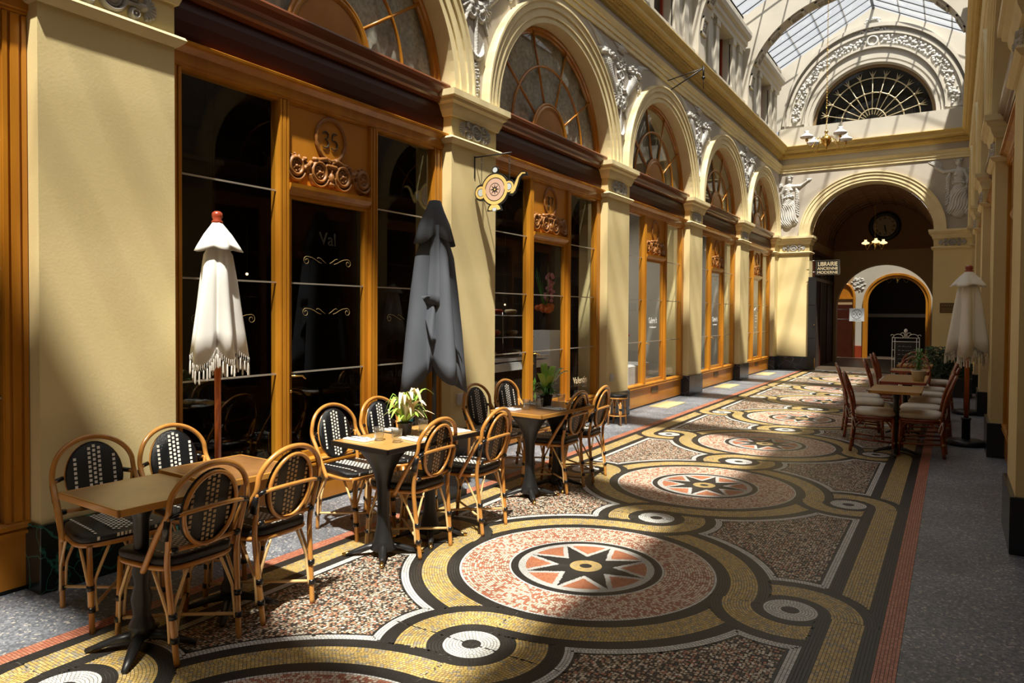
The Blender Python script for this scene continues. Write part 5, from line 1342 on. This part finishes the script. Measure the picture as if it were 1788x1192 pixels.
def plant(name, label, loc, potm, pr, ph, spec):
    t = thing(name, label, 'potted plant', loc)
    MB().use(potm).lathe([(0, 0), (pr * .72, 0), (pr * .95, ph * .9), (pr * 1.03, ph * .92), (pr, ph), (pr * .88, ph), (pr * .85, ph * .85), (0, ph * .85)], n=20).build('pot', t)
    mb = MB(); spec(mb, ph); mb.build('leaves', t); return t
pr_ = random.Random(9)
def spath(mb, ph):
    for i in range(46):
        az = pr_.uniform(0, 2 * PI); ly = pr_.random()
        blade(mb, (0, 0, ph * .8), az, pr_.uniform(.09, .23), pr_.uniform(.012, .021), pr_.uniform(.08, .27), pr_.uniform(.5, 1.3), 'leafc' if pr_.random() < .42 else 'leaf')
plant('potted_plant', 'cream and green leaved plant in black pot on the light table', (-3.075, 3.60, TZ), 'pot', .052, .085, spath)
def tallp(mb, ph):
    for i in range(40): blade(mb, (0, 0, ph * .8), pr_.uniform(0, 6.3), pr_.uniform(.08, .16), pr_.uniform(.008, .015), pr_.uniform(.04, .15), pr_.uniform(.4, 1.2), 'leafd')
    for az, L, h_ in ((1.4, .10, .30), (.3, .16, .26), (2.6, .05, .33), (4.6, .10, .24), (.9, .14, .28), (5.6, .12, .22)):
        mb.use('leafd').tube([(0, 0, ph * .8), (L * .25 * math.cos(az), L * .25 * math.sin(az), ph + h_ * .4)], .003, 4); blade(mb, (L * .25 * math.cos(az), L * .25 * math.sin(az), ph + h_ * .25), az, L, .036, h_ * .62, .2, 'leafd' if L > .12 else 'leaf')
plant('potted_plant', 'tall deep green plant in black pot on the third table', (-3.00, 5.385, TZ), 'pot', .058, .10, tallp)
def frond(mb, ph):
    for i in range(60):
        az = pr_.uniform(0, 6.3); z0 = pr_.uniform(0, .22); blade(mb, (pr_.uniform(-.02, .02), pr_.uniform(-.02, .02), ph * .8 + z0), az, pr_.uniform(.08, .20), pr_.uniform(.006, .011), pr_.uniform(.02, .14), pr_.uniform(.6, 1.4), 'leafd')
plant('potted_plant', 'feathery dark green plant in white pot between the red cane chairs', (-.355, 10.10, TZ), 'potw', .085, .13, frond)

# ------------------------------------------------------------------ red cane chairs with cushions
def canechair():
    r = thing('cane_chair', 'cane chair', 'chair')
    ring = []
    for i in range(32):
        a = 2 * PI * i / 32; c_, s_ = math.cos(a), math.sin(a); q = 1 / (abs(c_) ** 4 + abs(s_) ** 4) ** .25; ring.append((.20 * q * c_, .205 * q * s_ * (1 + .08 * c_), .40))
    MB().use('redrat').tube(ring, .016, 8, closed=True).tube([(a, b_, .375) for a, b_, z in ring], .011, 6, closed=True).build('seat_frame', r)
    rows = []
    for (k, z) in ((.0, .415), (.93, .415), (1.0, .428), (1.02, .45), (.97, .472), (.85, .482), (0, .486)):
        row = []
        for i in range(32):
            a = 2 * PI * i / 32; c_, s_ = math.cos(a), math.sin(a); q = 1 / (abs(c_) ** 4.5 + abs(s_) ** 4.5) ** (1 / 4.5); row.append((.01 + .205 * q * c_ * k, .205 * q * s_ * k * (1 + .06 * c_), z))
        rows.append(row)
    cu = MB().use('cushion').loft(rows, closed=True).build('cushion', r)
    mb = MB().use('cushion')
    for sy in (-1, 1):
        mb.tube([(-.18, sy * .18, .42), (-.215, sy * .20, .40), (-.225, sy * .185, .385), (-.20, sy * .17, .40)], .004, 5)
        mb.tube([(-.215, sy * .205, .395), (-.22, sy * .215, .33), (-.20, sy * .21, .26)], [.004, .004, .008], 5, flat=(1, .4)); mb.tube([(-.21, sy * .205, .395), (-.19, sy * .215, .34), (-.18, sy * .21, .29)], [.004, .004, .008], 5, flat=(1, .4))
    mb.build('tie', cu)
    arch = [Vector((-.205, -.19, .42)), Vector((-.235, -.205, .60))] + [Vector((-.25 - .075 * math.sin(PI * i / 12), .205 * math.cos(PI + PI * i / 12), .66 + .22 * math.sin(PI * i / 12))) for i in range(1, 12)] + [Vector((-.235, .205, .60)), Vector((-.205, .19, .42))]
    MB().use('redrat').tube(bez(arch, 3), .0165, 8).build('back_frame', r)
    mb = MB().use('redrat')
    inner = [Vector((-.215, -.13, .47))] + [Vector((-.235 - .07 * math.sin(PI * i / 8), .14 * math.cos(PI + PI * i / 8), .62 + .18 * math.sin(PI * i / 8))) for i in range(0, 9)] + [Vector((-.215, .13, .47))]
    mb.tube(bez(inner, 3), .011, 6); mb.tube([(-.21, -.195, .47), (-.225, 0, .465), (-.21, .195, .47)], .012, 6)
    mb.tube([(-.22, 0, .47), (-.315, 0, .87)], .010, 6)
    for sy in (-1, 1): mb.tube(bez([(-.22, 0, .50), (-.245, sy * .07, .60), (-.28, sy * .05, .72), (-.305, 0, .80)], 4), .009, 6); mb.tube([(-.24, sy * .20, .62), (-.25, sy * .135, .63)], .009, 6)
    mb.build('back_lattice', r)
    for sy in (-1, 1):
        MB().use('redrat').tube(bez([(-.235, sy * .165, 0), (-.21, sy * .175, .25), (-.205, sy * .19, .44)], 4), .0175, 8).build('leg', r)
        MB().use('redrat').tube([(.20, sy * .175, 0), (.185, sy * .18, .40)], .0165, 8).build('leg', r)
    mb = MB().use('redrat')
    for sy in (-1, 1):
        mb.tube([(-.225, sy * .17, .15), (.195, sy * .176, .13)], .011, 6); mb.tube(bez([(.19, sy * .178, .26), (.13, sy * .178, .36), (.04, sy * .178, .375), (-.10, sy * .178, .365), (-.20, sy * .178, .27)], 4), .009, 6)
    mb.tube([(-.22, -.17, .17), (-.22, .17, .17)], .011, 6); mb.tube([(.19, -.176, .15), (.19, .176, .15)], .011, 6); mb.tube([(0, -.175, .14), (0, .175, .14)], .010, 6)
    mb.build('stretcher', r)
    mb = MB().use('gilt')
    for sy in (-1, 1):
        for x, z in ((-.225, .15), (.197, .13), (.188, .37)): mb.tube([(x, sy * .175, z - .012), (x, sy * .175, z + .012)], .0185, 8)
    mb.build('binding', r)
    return r
cc = canechair(); first = True
for x, y, rz, lb in ((-.745, 9.02, 3, 'nearest red cane chair on the left, facing the nearest wooden table'), (-.93, 9.98, 6, 'second red cane chair on the left, pulled out onto the mosaic'), (-1.02, 10.55, 6, 'third red cane chair on the left, farthest out on the mosaic'),
                     (-.80, 11.8, 2, 'fourth red cane chair on the left, behind the gap'), (-.84, 13.25, 2, 'fifth red cane chair on the left, near the menu board'), (-.84, 13.75, 2, 'last red cane chair on the left'),
                     (-.285, 9.06, 178, 'nearest red cane chair on the right, facing the nearest wooden table'), (-.30, 9.70, 176, 'second red cane chair on the right'), (-.25, 10.45, 176, 'third red cane chair on the right, by the first parasol'),
                     (-.27, 11.3, 178, 'fourth red cane chair on the right'), (-.26, 12.1, 180, 'fifth red cane chair on the right, in front of the second parasol'), (-.22, 13.55, 180, 'last red cane chair on the right, by the hedge planter'),
                     (-.56, 14.2, 270, 'red cane chair at the head of the farthest wooden table, facing the camera'), (-.50, 12.62, 270, 'red cane chair facing the camera behind the white potted plant')):
    o = cc if first else dup(cc); first = False; place(o, (x, y, 0), R(rz), lb, 'red cane chairs along the right wall')

# ------------------------------------------------------------------ parasols
def canopy(mb, mn, rows, n, seg, closed=True, ph=0.):
    """rows: (z, radius, fold depth, hem wave)"""
    mb.use(mn); R_ = []
    for z, r_, d, hw in rows:
        row = []
        for i in range(seg):
            a = 2 * PI * i / seg; f = math.cos(n * a + ph + .5 * math.sin(2 * a)); g = math.cos(n * a * 2 + 1.3 + ph)
            rr = r_ * (1 + d * f + .3 * d * g); row.append((rr * math.cos(a + .25 * d * math.sin(n * a + ph)), rr * math.sin(a + .25 * d * math.sin(n * a + ph)), z - hw * (.5 + .5 * f) + .25 * hw * math.sin(a * 2 + ph)))
        R_.append(row)
    mb.loft(R_, True, True); return R_[-1]
def white_parasol(label, loc, H, ph, kind='orange', base='round', sc=1., ln=1.):
    t = thing('white_parasol', label, 'parasol', loc, 0, 'closed white fringed parasols')
    MB().use('orange').lathe([(0, .22), (.019, .22), (.019, H - .08), (0, H - .08)], n=14).build('pole', t)
    MB().use('redwood').lathe([(0, H - .08), (.03, H - .08), (.034, H - .065), (.024, H - .055), (.032, H - .035), (.03, H - .012), (.016, H), (0, H)], n=16).build('finial', t)
    rb_ = .145 if base == 'round' else .17
    MB().use('iron').lathe([(0, .0), (rb_, 0), (rb_ + .01, .015), (rb_ + .008, .055), (rb_ * .8, .068), (.04, .075), (0, .075)], n=36).build('base', t)
    MB().use('iron').lathe([(0, .07), (.033, .07), (.033, .30), (.04, .305), (.04, .325), (.024, .33), (0, .33)], n=16).build('sleeve', t)
    mb = MB(); z = H - .225
    hem = canopy(mb, 'canvas', [(z + .02, .045, .05, 0), (z - .05 * ln, .078, .10, 0), (z - .22 * ln, .088, .24, 0), (z - .38 * ln, .098, .30, 0), (z - .52 * ln, .112, .33, .03), (z - .62 * ln, .126, .34, .10)], 5, 72, ph=ph); cn = mb.build('canopy', t)
    cn.modifiers.new('s', 'SOLIDIFY').thickness = .004
    mb = MB(); canopy(mb, 'canvas', [(H - .068, .026, .02, 0), (H - .085, .035, .03, 0), (H - .15, .078, .08, 0), (H - .215, .115, .12, .01), (H - .236, .126, .16, .02)], 5, 60, ph=ph + 1); c2 = mb.build('cap', t); c2.modifiers.new('s', 'SOLIDIFY').thickness = .004
    fb = MB().use('fringe')
    for i in range(0, 144):
        i2 = (i + 1) % 144; p = Vector(hem[i // 2]).lerp(Vector(hem[(i // 2 + 1) % 72]), (i % 2) * .5); q = Vector(hem[i2 // 2]).lerp(Vector(hem[(i2 // 2 + 1) % 72]), (i2 % 2) * .5); L = .105 + .015 * math.sin(i * 2.1)
        m_ = (p + q) / 2; fb.tube([p, p - Vector((0, 0, .025)), m_ - Vector((0, 0, .045))], .0014, 4); fb.tube([q, q - Vector((0, 0, .025)), m_ - Vector((0, 0, .045))], .0014, 4)
        if i % 2 == 0: fb.tube([m_ - Vector((0, 0, .04)), m_ - Vector((0, 0, .055)), m_ - Vector((0, 0, L)), m_ - Vector((0, 0, L + .01))], [.003, .0045, .0062, .003], 5)
    tag(fb.build('fringe', cn), kind='stuff')
    t.scale = (sc, sc, 1); return t
white_parasol('closed white fringed parasol with orange pole in front of the number 35 shop', (-3.985, 2.84, 0), 2.18, .6, sc=1.05)
white_parasol('closed white fringed parasol beside the nearest red cane chairs', (.15, 10.02, 0), 2.14, 2.2, sc=1.35, ln=1.2)
white_parasol('closed white fringed parasol farther along the right wall, its red finial showing', (.20, 13.16, 0), 2.27, 1.2, sc=1.3, ln=1.2)
t = thing('grey_parasol', 'closed slate grey square parasol against the pier beside number 35', 'parasol', (-3.68, 4.68, 0))
MB().use('iron').lathe([(0, .05), (.019, .05), (.019, 2.44), (0, 2.44)], n=12).build('pole', t)
MB().use('iron').box(-.20, .20, -.20, .20, 0, .05).build('base', t, bevel=.006)
mb = MB(); canopy(mb, 'gcanvas', [(2.42, .03, 0, 0), (2.25, .075, .16, 0), (2.0, .125, .34, 0), (1.7, .145, .42, 0), (1.45, .165, .46, .06), (1.26, .185, .46, .18), (1.16, .195, .48, .26)], 4, 96, ph=1.9); c_ = mb.build('canopy', t); c_.modifiers.new('s', 'SOLIDIFY').thickness = .004
e1 = Vector((.79, .62, 0)); e2 = Vector((.62, -.79, 0))
def sheet(fn, nu=15, nv=9): return [[fn(-1 + 2 * j / (nu - 1.), i / (nv - 1.)) for j in range(nu)] for i in range(nv)]
mb = MB().use('gcanvas')
mb.loft(sheet(lambda u, k: e1 * (.015 + .02 * k + u * (.045 + .058 * k)) + e2 * (.115 + .055 * k - .05 * u * u + .010 * math.sin(5 * u + 2 * k)) + Vector((0, 0, 2.26 - .66 * k - .02 * u * k))))
fl = mb.build('front_flap', c_); fl.modifiers.new('s', 'SOLIDIFY').thickness = .004
mb = MB().use('gcanvas')
mb.loft(sheet(lambda u, k: e1 * (.0 + u * (.045 + .05 * k) - .04 * k) + e2 * (.125 + .05 * k * math.sin(2.6 * u + .6) + .02 * math.cos(6 * u)) + Vector((0, 0, 1.68 - (.30 + .10 * u - .16 * abs(u - .2)) * k - .05 * (1 + u)))))
fl = mb.build('under_fold', c_); fl.modifiers.new('s', 'SOLIDIFY').thickness = .004
mb = MB().use('gcanvas')
mb.loft(sheet(lambda u, k: e1 * (.07 + u * (.05 + .06 * k) + .05 * k) + e2 * (.10 + .035 * math.sin(4 * u + 1.5) * k) + Vector((0, 0, 1.62 - (.34 + .16 * u * u) * k))))
fl = mb.build('side_fold', c_); fl.modifiers.new('s', 'SOLIDIFY').thickness = .004
mb = MB(); canopy(mb, 'gcanvas', [(2.475, .03, 0, 0), (2.47, .05, .02, 0), (2.40, .075, .06, 0), (2.28, .12, .18, 0), (2.20, .155, .24, .09)], 4, 80, ph=.9); c2 = mb.build('cap', t); c2.modifiers.new('s', 'SOLIDIFY').thickness = .004

# back end of the gallery, behind the camera
bk = MB().use('plaster'); bk.box(XL - .5, XR + .5, YB - .2, YB, 0, 9.8); tag(bk.build('wall_back'), kind='structure')

# ------------------------------------------------------------------ light and camera
SUN_E, SKY_E, EXPO = 13.5, 0.62, 0.0
sun = bpy.data.lights.new('sun', 'SUN'); sun.energy = SUN_E; sun.angle = R(1.6); sun.color = (1, .92, .78)
so = bpy.data.objects.new('sun', sun); COL.objects.link(so)
so.rotation_euler = Vector((-.24, .42, -1)).to_track_quat('-Z', 'Y').to_euler()
w = bpy.data.worlds.new('sky'); scn.world = w; w.use_nodes = True
nt = w.node_tree; bg = nt.nodes['Background']; bg.inputs['Color'].default_value = (.86, .91, 1.0, 1); bg.inputs['Strength'].default_value = SKY_E
for y0, y1 in ((YB, 8), (8, 21.4)):
    pl_ = bpy.data.lights.new('skylight_portal', 'AREA'); pl_.shape = 'RECTANGLE'; pl_.size = 4.6; pl_.size_y = y1 - y0; pl_.cycles.is_portal = True
    po = bpy.data.objects.new('skylight_portal', pl_); COL.objects.link(po); po.location = (XC, (y0 + y1) / 2, 9.75)
cam = bpy.data.cameras.new('camera'); co = bpy.data.objects.new('camera', cam); COL.objects.link(co); scn.camera = co
cam.sensor_width = 36.; cam.sensor_fit = 'HORIZONTAL'; cam.lens = 1236.06 / 1788 * 36.; cam.shift_y = -(596 - 571.64) / 1788; cam.clip_start = .02
yaw, pitch, roll = .557281, -.0216566, .00630238
f = Vector((-math.sin(yaw) * math.cos(pitch), math.cos(yaw) * math.cos(pitch), math.sin(pitch)))
r_ = Vector((math.cos(yaw), math.sin(yaw), 0)); u_ = r_.cross(f)
r2 = r_ * math.cos(roll) + u_ * math.sin(roll); u2 = -r_ * math.sin(roll) + u_ * math.cos(roll)
co.matrix_world = Matrix(((r2.x, u2.x, -f.x, 0), (r2.y, u2.y, -f.y, 0), (r2.z, u2.z, -f.z, 1.55), (0, 0, 0, 1)))
vs = scn.view_settings; vs.view_transform = 'Standard'; vs.look = 'None'; vs.gamma = 1; vs.use_curve_mapping = False; vs.exposure = EXPO
scn.cycles.max_bounces = 10; scn.cycles.transparent_max_bounces = 16; scn.cycles.caustics_reflective = False; scn.cycles.caustics_refractive = False
scn.cycles.sample_clamp_indirect = 6; scn.cycles.blur_glossy = .5
